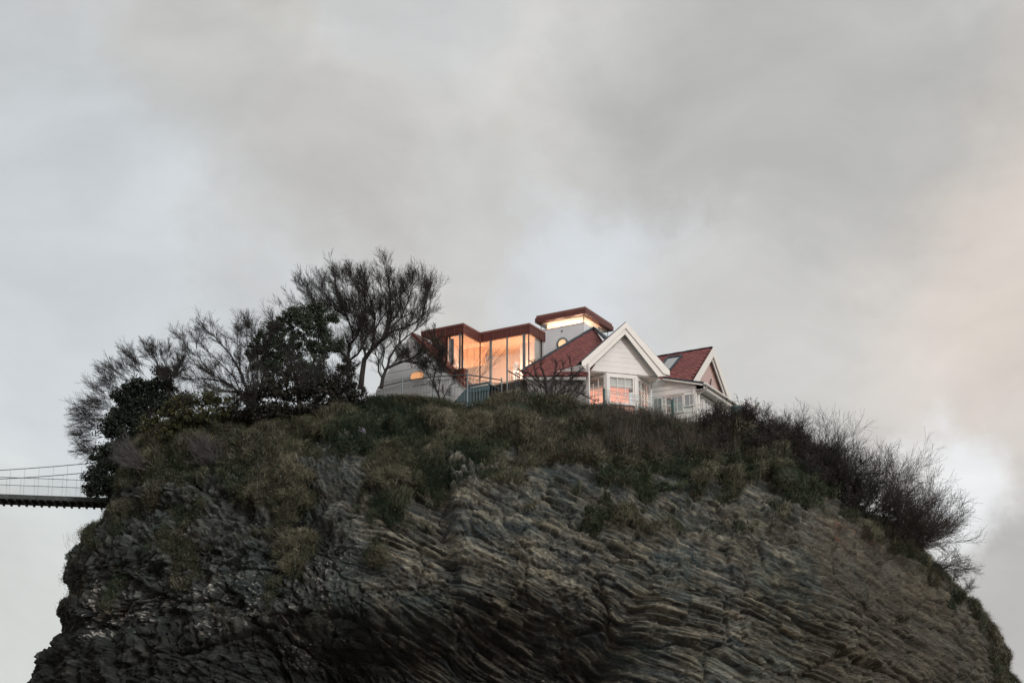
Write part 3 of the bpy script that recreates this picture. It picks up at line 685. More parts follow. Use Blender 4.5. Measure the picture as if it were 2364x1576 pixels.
# hipped roof before the tower
PK = P(1372, 757, 79.3); th = math.radians(42)
nh = NA * math.sin(th) + Z * math.cos(th)
hp = lambda px, py: onp(px, py, PK, nh)
A1, A2, A3 = hp(1203, 858), hp(1210, 868), hp(1352, 868)
tiled_roof([A1, A2, A3, hp(1400, 800), PK], VA, 'hipped_roof')
def cap(p, q_, w=.26, h=.05, n=nh, nm='hip_cap', m=M_slate):
    p, q_ = np.array(p), np.array(q_); k = max(2, int(np.linalg.norm(q_ - p) / .42)); dd = (q_ - p) / k
    mb = MB()
    for i in range(k):
        mb.beam(p + dd * i + n * (.045 + .008 * (i % 2)), p + dd * (i + .97) + n * (.045 + .008 * (i % 2)), w, h, n)
    return H(nm, mb, m)
cap(A1 + Z * 0, PK)
PK2 = onv(1404, 789, PK, v2(-10)); nb2 = NBv * math.sin(th) + Z * math.cos(th)
PK2 = onp(1406, 790, PK, nb2)
cap(PK, PK2, w=.24, n=nb2)
H('rear_slope', MB().prism([PK, PK2, PK2 + VB * 2.5, PK + VB * 2.5], -nb2 * .08), M_slate)
H('eaves_board', MB().box(A2 - Z * .22 + NA * .0, (A3 - A2), NA * .04, Z * .16), M_cream)
H('front_wall', MB().box(zset(A2 - NA * .35, ZBASE), zset(A3 - A2, 0), -NA * .15, Z * (A2[2] - ZBASE - .1)), M_white)
H('wall_beam', MB().beam(P(1318, 880, 75.9), P(1368, 884, 76.6), .12, .12), M_teal)

# --- front gable
GP = P(1444, 850, 75.0)
g = lambda px, py, b=0: onv(px, py, GP - NG * b, VG)
ga = g(1444.5, 744); gl = g(1342.5, 837); gr = g(1545, 855)
zl = (gl[2] + gr[2]) / 2; half = (np.dot(gr - gl, VG)) / 2; ctr = gl + VG * half
# use true symmetric outline
apex = zset(ctr, ga[2]); apex = apex + VG * float(np.dot(ga - apex, VG)); 
gl = zset(gl, zl + .05); gr = zset(gr, zl - .02)
gl_i = g(1357, 853.6); gr_i = g(1520, 869); ap_i = g(1443.2, 771)
gl_m = gl * .45 + gl_i * .55 + Z * .0; gr_m = gr * .45 + gr_i * .55; ap_m = apex * .48 + ap_i * .52
DEP = 4.2
def poly_prism(name, pts, e, m, par=None, **k): return H(name, MB().prism(pts, e), m, par, **k)
gro = poly_prism('gable_roof', [apex + Z * .05, gl + Z * .05 - VG * .03, gl, apex], -NG * DEP, M_slate)
poly_prism('roof_slope', [apex + Z * .05, gr + Z * .05 + VG * .03, gr, apex], -NG * DEP, M_slate)
gb_l = zset(gl, gl[2] - .27); gb_r = zset(gr, gr[2] - .27)
bo = [apex - Z * .002, gl, gb_l, gl_m, ap_m]
poly_prism('barge_board', bo, NG * .07, M_cream); poly_prism('barge_board', [apex - Z * .002, gr, gb_r, gr_m, ap_m], NG * .07 - VG * .0, M_cream)
poly_prism('inner_barge_board', [ap_m, gl_m, gb_l + VG * .02, gl_i, ap_i], -NG * .06, M_cream)
poly_prism('inner_barge_board', [ap_m, gr_m, gb_r - VG * .02, gr_i, ap_i], -NG * .06, M_cream)
SB = .42
wl0 = g(1352, 853, SB); wr0 = g(1523, 870.5, SB); wa0 = g(1443, 767, SB)
zwb = (wl0[2] + wr0[2]) / 2; wl0[2] = wr0[2] = zwb
gwl = poly_prism('gable_wall', [wl0 - NG * .06, wr0 - NG * .06, wa0 - NG * .06], -NG * .12, M_white)
nb_ = 9; hh = wa0[2] - zwb
ys = [0, .34] + [.34 + .285 * k for k in range(1, 9)]
for k in range(len(ys) - 1):
    y0, y1 = ys[k], min(ys[k + 1], hh - .01)
    if y0 >= hh - .05: break
    f0, f1 = y0 / hh, y1 / hh
    a, b = wl0 * (1 - f0) + wa0 * f0, wr0 * (1 - f0) + wa0 * f0
    c_, d_ = wr0 * (1 - f1) + wa0 * f1, wl0 * (1 - f1) + wa0 * f1
    mb = MB(); o_ = NG * .011; i_ = NG * .004
    mb.v = [a + o_, b + o_, c_ + i_ - Z * .004, d_ + i_ - Z * .004, a - NG * .05, b - NG * .05, c_ - NG * .05 - Z * .004, d_ - NG * .05 - Z * .004]
    mb.f = [(0, 1, 2, 3), (7, 6, 5, 4), (4, 5, 1, 0), (5, 6, 2, 1), (6, 7, 3, 2), (7, 4, 0, 3)]
    H('plank', mb, M_white, gwl)
# soffit: boards running front to back
so = H('soffit', MB().box(wl0 - NG * .2 - Z * .03, (wr0 - wl0), -NG * 2.6, Z * .02), M_cream)
nso = 22
for k in range(nso):
    s0 = wl0 + (wr0 - wl0) * (k + .04) / nso; H('soffit_board', MB().box(s0 - NG * .02 - Z * .052, (wr0 - wl0) * .92 / nso, -NG * 2.7, Z * .02), M_cream, so)
# --- bay window under the gable
BF = g(1400, 862, SB + .06); bz1 = zwb - .055
b0 = zset(BF, bz1); b1_ = zset(g(1468.5, 866, SB + .06), bz1)
DRr = v2(61); DLl = v2(140)
b2_ = b1_ + DRr * 1.62; bL = b0 + DLl * 1.45
def window(p, dr, nrm, w, z0, z1, cols, rows, gm, fm=M_white, fw=.07, bar=.028, rowsplit=None):
    """framed window: p = lower corner on the wall face, dr along the wall, nrm outward"""
    mb = MB(); p = zset(p, z0)
    mb.box(p, dr * fw, nrm * .06, Z * (z1 - z0)).box(p + dr * (w - fw), dr * fw, nrm * .06, Z * (z1 - z0))
    mb.box(p + dr * fw, dr * (w - 2 * fw), nrm * .055, Z * fw).box(p + dr * fw + Z * (z1 - z0 - fw), dr * (w - 2 * fw), nrm * .055, Z * fw)
    iw, ih = w - 2 * fw, z1 - z0 - 2 * fw; o = p + dr * fw + Z * fw
    ry = rowsplit or [k / rows for k in range(rows + 1)]
    for k in range(1, cols): mb.box(o + dr * (iw * k / cols - bar / 2), dr * bar, nrm * .04, Z * ih)
    for k in range(1, rows): mb.box(o + Z * (ih * ry[k] - bar / 2), dr * iw, nrm * .035, Z * bar)
    fo = H('window', mb, fm)
    for a in range(cols):
        for b in range(rows):
            H('pane', MB().box(o + dr * (iw * a / cols + bar / 2) + Z * (ih * ry[b] + bar / 2) + nrm * .012, dr * (iw / cols - bar), nrm * .006, Z * (ih * (ry[b + 1] - ry[b]) - bar)), gm, fo)
    return fo
zs0 = P(1430, 930, b0[1])[2]; zs1 = bz1 - .13
for (p, dr, nn, w) in [(b0, VG, NG, 1.70), (b1_, DRr, np.array([DRr[1], -DRr[0], 0]), 1.62), (bL, -DLl, np.array([-DLl[1], DLl[0], 0]), 1.45)]:
    window(p + dr * .10, dr, nn, w - .20, zs0, zs1, 3, 3, G_main if dr is not VG else G_main)
    H('window_head', MB().box(zset(p, zs1) + dr * .0, dr * w, nn * .05, Z * .13), M_white)
    H('window_sill', MB().box(zset(p, zs0 - .06) + dr * .1, dr * (w - .2), nn * .13, Z * .055), M_cream)
    H('apron_wall', MB().box(zset(p, ZBASE) + dr * .1, dr * (w - .2), -nn * .12, Z * (zs0 - ZBASE - .06)).box(zset(p, ZBASE) + dr * .1, dr * (w - .2), nn * .01, Z * (zs0 - ZBASE - .07)), M_brick)
    H('blind', MB().box(zset(p, zs1 - .62) + dr * .12 - nn * .10, dr * (w - .24), nn * .015, Z * .6), M_blind)
for p, d1_, d2_ in ((b0, VG, DLl), (b1_, -VG, DRr)):      # angled posts between the three windows
    n1 = NG; n2 = np.array([DRr[1], -DRr[0], 0]) if d1_ is not VG else np.array([DLl[1] * -1, DLl[0], 0]) ; q_ = zset(p, zs0 - 1.2); hz_ = Z * (zs1 + .128 - zs0 + 1.2)
    H('corner_post', MB().prism([q_ + n1 * .065, q_ + d1_ * .13 + n1 * .065, q_ + d1_ * .13 - n1 * .05, q_ - (n1 + n2) * .05, q_ + d2_ * .13 - n2 * .05, q_ + d2_ * .13 + n2 * .065], hz_), M_white)
H('corner_post', MB().box(zset(b2_, zs0 - 1.2) - DRr * .08, DRr * .32, np.array([DRr[1], -DRr[0], 0]) * .09, Z * (bz1 - zs0 + 1.2)), M_white)
H('return_wall', MB().box(zset(b2_ + DRr * .24, ZBASE), -NG * 1.6, -VG * .12, Z * (bz1 + .02 - ZBASE)).box(zset(bL - VG * .02, ZBASE), -NG * 2.2, VG * .12, Z * (bz1 + .02 - ZBASE)), M_white)
H('bay_room', MB().box(zset(b0 - NG * 1.5 - VG * 1.0, zs0 - .1), VG * 2.9, -NG * .08, Z * 1.6), M_pink)
for q_, e in [(b0 - NG * .8 + VG * .5, 13), (b1_ - NG * .9 - VG * .2, 11), (b0 - NG * 1.0 + VG * .1, 12)]: fill_strip(zset(q_ - VG * .4 + NG * .3, 0), zset(q_ + VG * .4 + NG * .3, 0), NG, zs0 - .12, e * 2.0, (1, .62, .48), .2)

# --- low wing to the right (its roof falls to the gutter)
Q = P(1606, 895, 76.6)
qv = lambda px, py, k=0: onv(px, py, Q + NA * k, VA)
v0, v1 = qv(1605, 889), qv(1500, 872)
wlen = float(np.dot(qv(1505, 900) - Q, VA))
wing = H('wing_wall', MB().prism([zset(Q - NA * .05, ZBASE), zset(Q + VA * wlen - NA * .05, ZBASE), zset(Q + VA * wlen - NA * .05, v1[2]), v0 - NA * .05], -NA * .15), M_white)
zp = v0[2] - .2; k = 0
zz0 = 22.2
bot = zset(Q, zz0)
while True:      # lap boards above the window heads
    z1_ = zz0 + .30 * (k + 1); z0_ = zz0 + .30 * k
    if z0_ > v1[2]: break
    def reach(z): # distance from the corner at which the raking top reaches z
        if z <= v0[2]: return 0.0
        return min(wlen, wlen * (z - v0[2]) / (v1[2] - v0[2]))
    a0, a1 = reach(z0_), reach(min(z1_, v1[2]))
    if wlen - a0 > .05:
        mb = MB(); q0 = zset(Q + VA * a0, z0_); q1 = zset(Q + VA * wlen, z0_); q2 = zset(Q + VA * wlen, min(z1_, v1[2]) - .012); q3 = zset(Q + VA * a1, min(z1_, v1[2]) - .012)
        mb.v = [q0 + NA * .028, q1 + NA * .028, q2 + NA * .004, q3 + NA * .004] + [x - NA * .05 for x in (q0, q1, q2, q3)]
        mb.f = [(3, 2, 1, 0), (4, 5, 6, 7), (0, 1, 5, 4), (1, 2, 6, 5), (2, 3, 7, 6), (3, 0, 4, 7)]
        H('plank', mb, M_white, wing)
    k += 1
H('corner_board', MB().box(zset(Q, 21.6) + NA * .03 - NBv * .02, VA * .16, NA * .03, Z * (v0[2] - 21.62)).box(zset(Q, 21.6) + NBv * .0 + NA * .05, VB * .16, NBv * .03, Z * (v0[2] - 21.62)), M_white)
e0, e1 = onv(1626, 885, Q + NA * .22, VA), onv(1530, 873, Q + NA * .22, VA)
H('wing_roof', MB().prism([e0, e1, e1 + Z * .10, e0 + Z * .10], VB * 5.2), M_slate)
H('verge_board', MB().prism([e0 - Z * .09 + VA * .1, e1 - Z * .09, e1 - Z * .003, e0 - Z * .003 + VA * .1], VB * .06), M_cream)
e0g = e0 + NBv * .04
H('gutter', MB().tube([e0g + Z * .0 - VB * .05, e0g + VB * 5.2], .075, 10), M_cream)
H('fascia_board', MB().box(e0 - Z * .22 - NBv * .10 + VB * .1, VB * 5.0, NBv * .03, Z * .2), M_cream)
H('eaves_soffit', MB().box(e0 - Z * .26 - NBv * .10 + VB * .15, VB * 4.9, -NBv * .45, Z * .03), M_cream)
dpx = Q + NBv * .12 + VB * .12
H('downpipe', MB().tube([e0g + VB * .25 - Z * .05, e0g + VB * .25 - Z * .2, zset(dpx + NBv * .03, e0[2] - .42), zset(dpx, e0[2] - .55), zset(dpx, 21.2)], .05, 8), M_cream, smooth=True)
for k in range(2): H('pipe_clip', MB().box(zset(dpx, 22.9 + k * .7) - VB * .07 - NBv * .07, VB * .14, NBv * .14, Z * .05), M_cream)
H('side_wall', MB().box(zset(Q, ZBASE) + VB * .16, VB * 5, -NBv * .15, Z * (e0[2] - ZBASE - .25)), M_white)
# windows on the left-facing wall of the wing
def wingwin(pxa, pxb, ytop, cols, rows, gm, hgt=1.1, fw=.06):
    ta, tb = [float(np.dot(qv(x, ytop) - Q, VA)) for x in (pxa, pxb)]; lo, hi = min(ta, tb), max(ta, tb); zt_ = qv((pxa + pxb) / 2, ytop)[2]
    window(Q + VA * lo + NA * .032, VA, NA, hi - lo, zt_ - hgt, zt_, cols, rows, gm, fw=fw)
    return lo, hi, zt_
wingwin(1579, 1606, 909, 2, 1, G_grey, .72)
lo, hi, zt_ = wingwin(1536, 1579, 914, 3, 2, G_grey, 1.0, .07)
H('window_hood', MB().box(zset(Q + VA * (lo - .08) + NA * .03, zt_ + .02), VA * (hi - lo + .16), NA * .10, Z * .05), M_cream)
wingwin(1508, 1531, 918, 2, 1, G_grey, 1.1)
for t0_, w_ in ((.35, .62), (1.15, 1.0), (2.3, 1.0), (3.45, 1.0)):
    window(Q + VB * t0_ + NBv * .004, VB, NBv, w_, 22.3, e0[2] - .42, 2, 2, G_refl, fw=.06, rowsplit=[0, .68, 1])
H('wing_room', MB().box(zset(Q + VA * .3 - NA * 1.4, 21.5), VA * 2.5, -NA * .05, Z * 1.6), M_curtblue)

# --- right-hand gabled roof with skylight
R0 = P(1644.8, 802.7, 80.0)
rg = lambda px, py, k=0: onv(px, py, R0 + NBv * k, VB)
rl, rr = rg(1598, 881), rg(1686, 922)
# left slope plane: through ridge (along VA) and rl
nl = np.cross(VA, rl - R0); nl /= np.linalg.norm(nl)
if nl[2] < 0: nl = -nl
rp = lambda px, py: onp(px, py, R0, nl)
down = (rl - R0) - VA * np.dot(rl - R0, VA)
down2 = down * .99
tiled_roof([R0, R0 + VA * 4.2, R0 + VA * 4.2 + down2, R0 + down2], VA, 'right_roof')
rdn = rr - R0
H('far_slope', MB().prism([R0 + Z * .03, rr + Z * .03, rr - Z * .04, R0 - Z * .04], VA * 4.2), M_slate)
cap(R0, R0 + VA * 4.2, w=.2, n=Z, nm='ridge_cap')
bw = .36
def barge(p, q_, m, w=.30, k=.02, nm='barge_board', th=.06):
    mb = MB(); mb.prism([p + NBv * k, q_ + NBv * k, q_ + NBv * k - Z * w, p + NBv * k - Z * w], NBv * th); return H(nm, mb, m)
barge(R0, rl + (rl - R0) * .03, M_cream, .50); barge(R0 - Z * .0, rr + (rr - R0) * .02, M_cream, .62, .021)
barge(R0 - Z * .45, rl - Z * .45, M_cream, .22, -.08, 'inner_barge_board'); barge(R0 - Z * .60, rr - Z * .6, M_cream, .24, -.081, 'inner_barge_board')
ia = R0 - Z * .55 - NBv * .16; il = rl - Z * .6 - NBv * .16; ir_ = rr - Z * .7 - NBv * .16
gg = H('gable_window', MB().beam(ia * .52 + (il * .45 + ir_ * .55) * .48 + NBv * .02, zset(il * .62 + ir_ * .38, il[2] - .6) + NBv * .02, .04, .05, NBv), M_dark)
H('pane', MB().prism([ia, il, zset(il, il[2] - 1.2), zset(ir_, il[2] - 1.2), ir_], -NBv * .012), G_main, gg)
H('gable_backing', MB().prism([ia - NBv * .1 + Z * .2, il - NBv * .1 + Z * .15, zset(il - NBv * .1, il[2] - 1.2), zset(ir_ - NBv * .1, il[2] - 1.2), ir_ - NBv * .1 + Z * .2], -NBv * .03), M_pink)  # rose panel added behind the glass to give the pane its pink tone
# skylight on the left slope
sTL, sTR, sBR = rp(1541, 827), rp(1577, 822), rp(1557, 856)
ux_ = (sTR - sTL); uxd = ux_ / np.linalg.norm(ux_); dd_ = sBR - sTR; dd_ = dd_ - uxd * np.dot(dd_, uxd); ddn = dd_ / np.linalg.norm(dd_)
sTR2 = sTL + uxd * np.linalg.norm(ux_); W_, Hh = np.linalg.norm(ux_), np.linalg.norm(dd_)
mb = MB(); o = sTL + nl * .03; fw = .10
mb.box(o, uxd * W_, ddn * fw, nl * .10).box(o + ddn * (Hh - fw), uxd * W_, ddn * fw, nl * .10).box(o + ddn * fw, uxd * fw, ddn * (Hh - 2 * fw), nl * .10).box(o + ddn * fw + uxd * (W_ - fw), uxd * fw, ddn * (Hh - 2 * fw), nl * .10)
sk = H('skylight', mb, M_slate)
H('pane', MB().box(o + uxd * fw + ddn * fw + nl * .03, uxd * (W_ - 2 * fw), ddn * (Hh - 2 * fw), nl * .01), mat('skylight_glass', (.5, .52, .54), .06, .03, spec=1.0, metal=.75), sk)

# --- left white gable with the oval window
LP = P(1000, 880, 76.7)
lg = lambda px, py, k=0: onv(px, py, LP + NA * k, VA)
la = lg(952, 770); lr = lg(1072, 888); ll = lg(868, 905)
lwall = H('left_gable_wall', MB().prism([la - NA * .06, lr - NA * .06, zset(lr - NA * .06, ZBASE), zset(ll - NA * .06, ZBASE), ll - NA * .06], -NA * .15), M_clad)
def xat(z, side):   # point of the raking edge at height z
    e = lr if side > 0 else ll; f = (la[2] - z) / (la[2] - e[2]); f = max(0, f)
    return la + (e - la) * f if z > e[2] else zset(e, z)
zz = 21.6; 
while zz < la[2] - .1:
    z1_ = min(zz + .52, la[2] - .02)
    a, b, c_, d_ = xat(zz, -1), xat(zz, 1), xat(z1_ - .006, 1), xat(z1_ - .006, -1)
    mb = MB(); mb.v = [a + NA * .026, b + NA * .026, c_ + NA * .004, d_ + NA * .004] + [x - NA * .05 for x in (a, b, c_, d_)]
    mb.f = [(0, 1, 2, 3), (7, 6, 5, 4), (4, 5, 1, 0), (5, 6, 2, 1), (6, 7, 3, 2), (7, 4, 0, 3)]
    H('plank', mb, M_clad, lwall); zz += .52
ud = (lr - la)
H('verge_trim', MB().prism([la + Z * .07, lr + ud * .04 + Z * .07, lr + ud * .04 - Z * .02, la - Z * .02], NA * .10), M_copper)
H('verge_soffit', MB().prism([la - Z * .02, lr + ud * .04 - Z * .02, lr + ud * .04 - Z * .10, la - Z * .10], NA * .10), mat('red_verge_edge', (.30, .09, .06), .6))
H('left_roof', MB().prism([la + Z * .10, lr + Z * .10, lr, la], -NA * 1.2), M_copper)
H('left_roof', MB().prism([la + Z * .10, ll + Z * .10, ll, la], -NA * 2.2), M_clad)
oc = lg(964, 868)
def rrect(c_, u, w, h, r, n=7):
    pts = []
    for cx_, cz_, a0 in ((w / 2 - r, h / 2 - r, 0), (-w / 2 + r, h / 2 - r, 90), (-w / 2 + r, -h / 2 + r, 180), (w / 2 - r, -h / 2 + r, 270)):
        for k in range(n): t = math.radians(a0 + 90 * k / (n - 1)); pts.append(c_ + u * (cx_ + r * math.cos(t)) + Z * (cz_ + r * math.sin(t)))
    return pts
fo = MB(); po, pi_ = rrect(oc, VA, .98, .56, .26), rrect(oc, VA, .88, .46, .22); n_ = len(po)
for a, b in zip(po, pi_): fo.v += [a + NA * .02, a + NA * .07, b + NA * .07, b + NA * .02]
for k in range(n_):
    a, b = 4 * k, 4 * ((k + 1) % n_)
    for j in range(4): fo.f.append((a + j, a + (j + 1) % 4, b + (j + 1) % 4, b + j))
ow = H('oval_window', fo, M_cream)
pmx = mat('lit_oval_pane', (.8, .5, .3), .25, .25, 1.6); pmb = pmx.node_tree.nodes['Principled BSDF']; pmb.inputs['Emission Color'].default_value = (1, .46, .20, 1); pmb.inputs['Emission Strength'].default_value = .62
H('pane', MB().prism([x + NA * .03 for x in pi_], NA * .01), pmx, ow)
H('ledge', MB().box(lg(990, 884) + NA * .03, VA * 1.0, NA * .06, Z * .05), M_cream)
# brown box at the foot of the verge, dark pipe below it
qb = P(1071, 849, 76.2)
H('chimney_box', MB().box(zset(qb, qb[2] - .62), VA * .52, VB * .5, Z * .62).box(zset(qb + VA * .04, qb[2] - 1.3), VA * .2, VB * .3, Z * .68), M_copper)

# ------------------------------------------------------------------ deck, railing, fences
def ground_z(px, py): return P(px, py, 74)[2]
dk = thing('timber_deck', 'teal painted timber steps and deck front below the glass wing', 'deck', P(1100, 920, 75.4))
D0 = P(1082, 890, 75.3)
dg = lambda px, py: onv(px, py, D0, VA)
t_r = dg(1130, 881); t_l = dg(1080, 891)
dkx = (t_r - t_l); dkx[2] = 0; L_ = np.linalg.norm(dkx); dkx /= L_
bx('top_rail', M_teal, dk, zset(t_l, t_r[2] - .04), dkx * L_, -NA * .14, Z * .07)
bx('fascia_board', M_teal, dk, zset(t_l, t_r[2] - .46) + NA * .02, dkx * L_, -NA * .05, Z * .28)
bx('pale_trim', M_cream, dk, zset(t_l + dkx * .2, t_r[2] - .17) + NA * .03, dkx * (L_ - .3), -NA * .04, Z * .035)
for k in range(8):
    bx('slat', M_teal, dk, zset(t_l + dkx * (.02 + k * L_ / 8), t_r[2] - 1.6), dkx * .09, -NA * .04, Z * 1.14)
sp0 = dg(1079, 893); sp1 = dg(1046, 930)
MB().prism([sp0, sp1, zset(sp0, sp1[2])], -NA * .05).build('stair_side', M_teal, dk)
bx('deck_floor', M_teal, dk, zset(t_l, t_r[2] - .14), dkx * L_, VB * 1.2, Z * .04)

rail = thing('railing', 'grey steel railing with dark handrail running before the glass wing', 'railing', P(1000, 920, 75))
RP = [(872, 894, 75.6), (929, 880, 75.3), (1000, 869, 75.0), (1079.5, 864.5, 74.7), (1157, 877, 75.0)]
rpw = [P(*a) for a in RP]
posts = [(929, 873, 918), (1000, 864, 922), (1079.5, 858, 925), (1158, 873, 912), (1171, 846, 915)]
bal_me = None
def mbm(name, mb, m): return mesh_np(name, np.array(mb.v), mb.f, m)
me_b = mbm('baluster', MB().tube([(0, 0, -1.5), (0, 0, 0)], .011, 5), M_steel)
pY = [75.3, 75.0, 74.7, 75.0, 75.0]
for (px, y0, y1), Yp in zip(posts, pY):
    a = P(px, y0, Yp); MB().tube([a, zset(a, a[2] - 2.1)], .045, 8).tube([a, a + Z * .03], .03, 8).build('post', M_steel, rail)
for k in range(len(rpw) - 1):
    a, b = rpw[k], rpw[k + 1]
    MB().tube([a, b], .035, 8).build('handrail', M_dsteel, rail)
    MB().tube([a - Z * .22, b - Z * .22], .014, 6).build('mid_rail', M_dsteel, rail)
    n = max(2, int(np.linalg.norm(b - a) / .17))
    for j in range(1, n):
        q_ = a + (b - a) * j / n - Z * .22
        link('baluster', me_b, rail, q_)
# stair railing falling to the right
sr = thing('stair_railing', 'dark sloping handrail with thin uprights beside the tall post', 'railing', P(1190, 900, 75))
for (a, b) in (((1172, 855, 75.0), (1201, 871, 74.4)), ((1190, 859, 75.4), (1244, 890, 74.8))):
    a, b = P(*a), P(*b); MB().tube([a, b], .035, 8).build('handrail', M_dsteel, sr)
    n = int(np.linalg.norm(b - a) / .15)
    for j in range(n): link('baluster', me_b, sr, a + (b - a) * j / n)
wf = thing('wire_fence', 'pale green wire mesh fence with dark green posts below the bay window', 'fence', P(1470, 930, 73.9))
FP = [(1372, 896, 74.0), (1394, 899, 73.95), (1473, 912, 73.9), (1552, 925, 73.9), (1600, 940, 73.9)]
for k, (px, py, Yp) in enumerate(FP):
    if k in (1, 3):
        a = P(px, py - 2, Yp); MB().tube([zset(a, a[2] - 1.9), a, a + Z * .03], [.065, .065, .04], 8).build('post', M_green, wf)
for k in range(len(FP) - 1):
    a, b = P(*FP[k]), P(*FP[k + 1]); n = int(np.linalg.norm(b - a) / .075); mb = MB()
    for j in range(n): q_ = a + (b - a) * j / n; mb.beam(zset(q_, q_[2] - 1.1), q_, .011, .011, VG)
    for zz in (0, .12, .34, .62, .9): mb.beam(a - Z * zz, b - Z * zz, .012, .014)
    mb.build('mesh_panel', M_greenwire, wf)
bc = thing('garden_seat', 'cream curved back of a garden seat peeping over the hedge at right', 'seat', P(1732, 945, 76))
s0 = P(1712, 936, 76); mb = MB()
pts = [s0 + VG * (.9 * t) + Z * (.14 * math.sin(t * math.pi)) for t in np.linspace(0, 1, 9)]
mb.tube(pts, .045, 6)
for t in np.linspace(.05, .95, 12): q_ = s0 + VG * .9 * t + Z * .14 * math.sin(t * math.pi); mb.tube([q_, zset(q_, s0[2] - .6)], .02, 5)
mb.build('back', M_cream, bc)
bx('seat_base', M_teal, bc, s0 - Z * .7 - VG * .45, VG * 1.3, -NG * .5, Z * .7)

# ------------------------------------------------------------------ suspension bridge
br = thing('suspension_bridge', 'slender suspension footbridge reaching the rock from the left', 'bridge', P(100, 1150, 74))
BE = P(262, 1149, 76.5); zb_ = BE[2]
d0 = ray(0, 1139.5); q0 = CAM + d0 * ((zb_ - CAM[2]) / d0[2])
bd = q0 - BE; Lb = np.linalg.norm(bd); bd /= Lb; bn = np.array([-bd[1], bd[0], 0]); 
if bn[1] > 0: bn = -bn           # towards the camera
far_ = -bn
LL = 30.0; Wd = 1.75
MB().box(BE - Z * .24, bd * LL, far_ * .10, Z * .24).build('deck_edge', M_deckedge, br)
MB().box(BE - Z * .22 + far_ * Wd, bd * LL, far_ * .10, Z * .22).build('deck_edge', M_deckedge, br)
MB().box(BE - Z * .06 + far_ * .1, bd * LL, far_ * (Wd - .1), Z * .04).build('deck', M_timber, br)
me_cb = mbm('cross_beam', MB().box((0, 0, 0), tuple(far_ * (Wd + .14)), tuple(bd * .10), (0, 0, -.10)), M_timber)
for k in range(int(LL / .40)): link('cross_beam', me_cb, br, BE + bd * (k * .40 + .3) - Z * .2 - far_ * .0)
for k in range(10): MB().beam(BE + bd * k * 3 - Z * .14 + far_ * .1, BE + bd * (k * 3 + 2.4) - Z * .14 + far_ * Wd, .06, .05).build('diagonal_brace', M_dsteel, br)
def bpt(px, py, side): return onv(px, py, BE + far_ * (0.05 if side == 0 else Wd + .05), bd)
for side, (ya, ym, yb), (ha, hb) in ((0, (1066, 1077, 1085), (1107.5, 1101.5)), (1, (1087, 1098, 1105), (1127, 1117.5))):
    o = far_ * (0.05 if side == 0 else Wd + .05)
    K = [bpt(235, ya, side), bpt(115, ym, side), bpt(0, yb, side)]
    ts = [float(np.dot(k_ - BE, bd)) for k_ in K]; hs = [k_[2] - zb_ for k_ in K]
    co_ = np.polyfit(ts, hs, 2)
    hz = lambda t: max(.25, float(np.polyval(co_, t))) if t < ts[2] else max(.25, float(np.polyval(co_, ts[2])) + (t - ts[2]) * (2 * co_[0] * ts[2] + co_[1]) * math.exp(-(t - ts[2]) * .1))
    tt = np.linspace(-1, LL, 40)
    MB().tube([BE + o + bd * t + Z * hz(t) for t in tt], .022, 6).build('suspension_cable', M_dsteel, br)
    HR = .5 * ((bpt(0, hb, side)[2] - zb_) + (bpt(210, ha, side)[2] - zb_))
    MB().tube([BE + o - bd * .3 + Z * HR, BE + o + bd * LL + Z * HR], .016, 6).build('handrail', M_dsteel, br)
    sp_ = .74; n = int(LL / sp_)
    for k in range(n):
        t = .35 + k * sp_ + (.0 if side == 0 else .42)
        p_ = BE + o + bd * t; MB().tube([p_ - bd * .06, p_ + Z * hz(t)], .006, 5).build('hanger', M_dsteel, br)
        MB().box(p_ + Z * (HR - .02) - bd * .02, bd * .045, far_ * .03, Z * .04).build('clamp', M_dsteel, br)
    # diamond netting
    mb = MB(); s_ = .11; n = int(16 / s_)
    for k in range(n):
        for sg in (1, -1):
            t0_ = k * s_; a = BE + o + bd * t0_ + Z * (0 if sg > 0 else HR); b = a + bd * HR * .9 + Z * HR * sg
            mb.beam(a, b, .0035, .0035)
    mb.build('netting', M_steel, br)

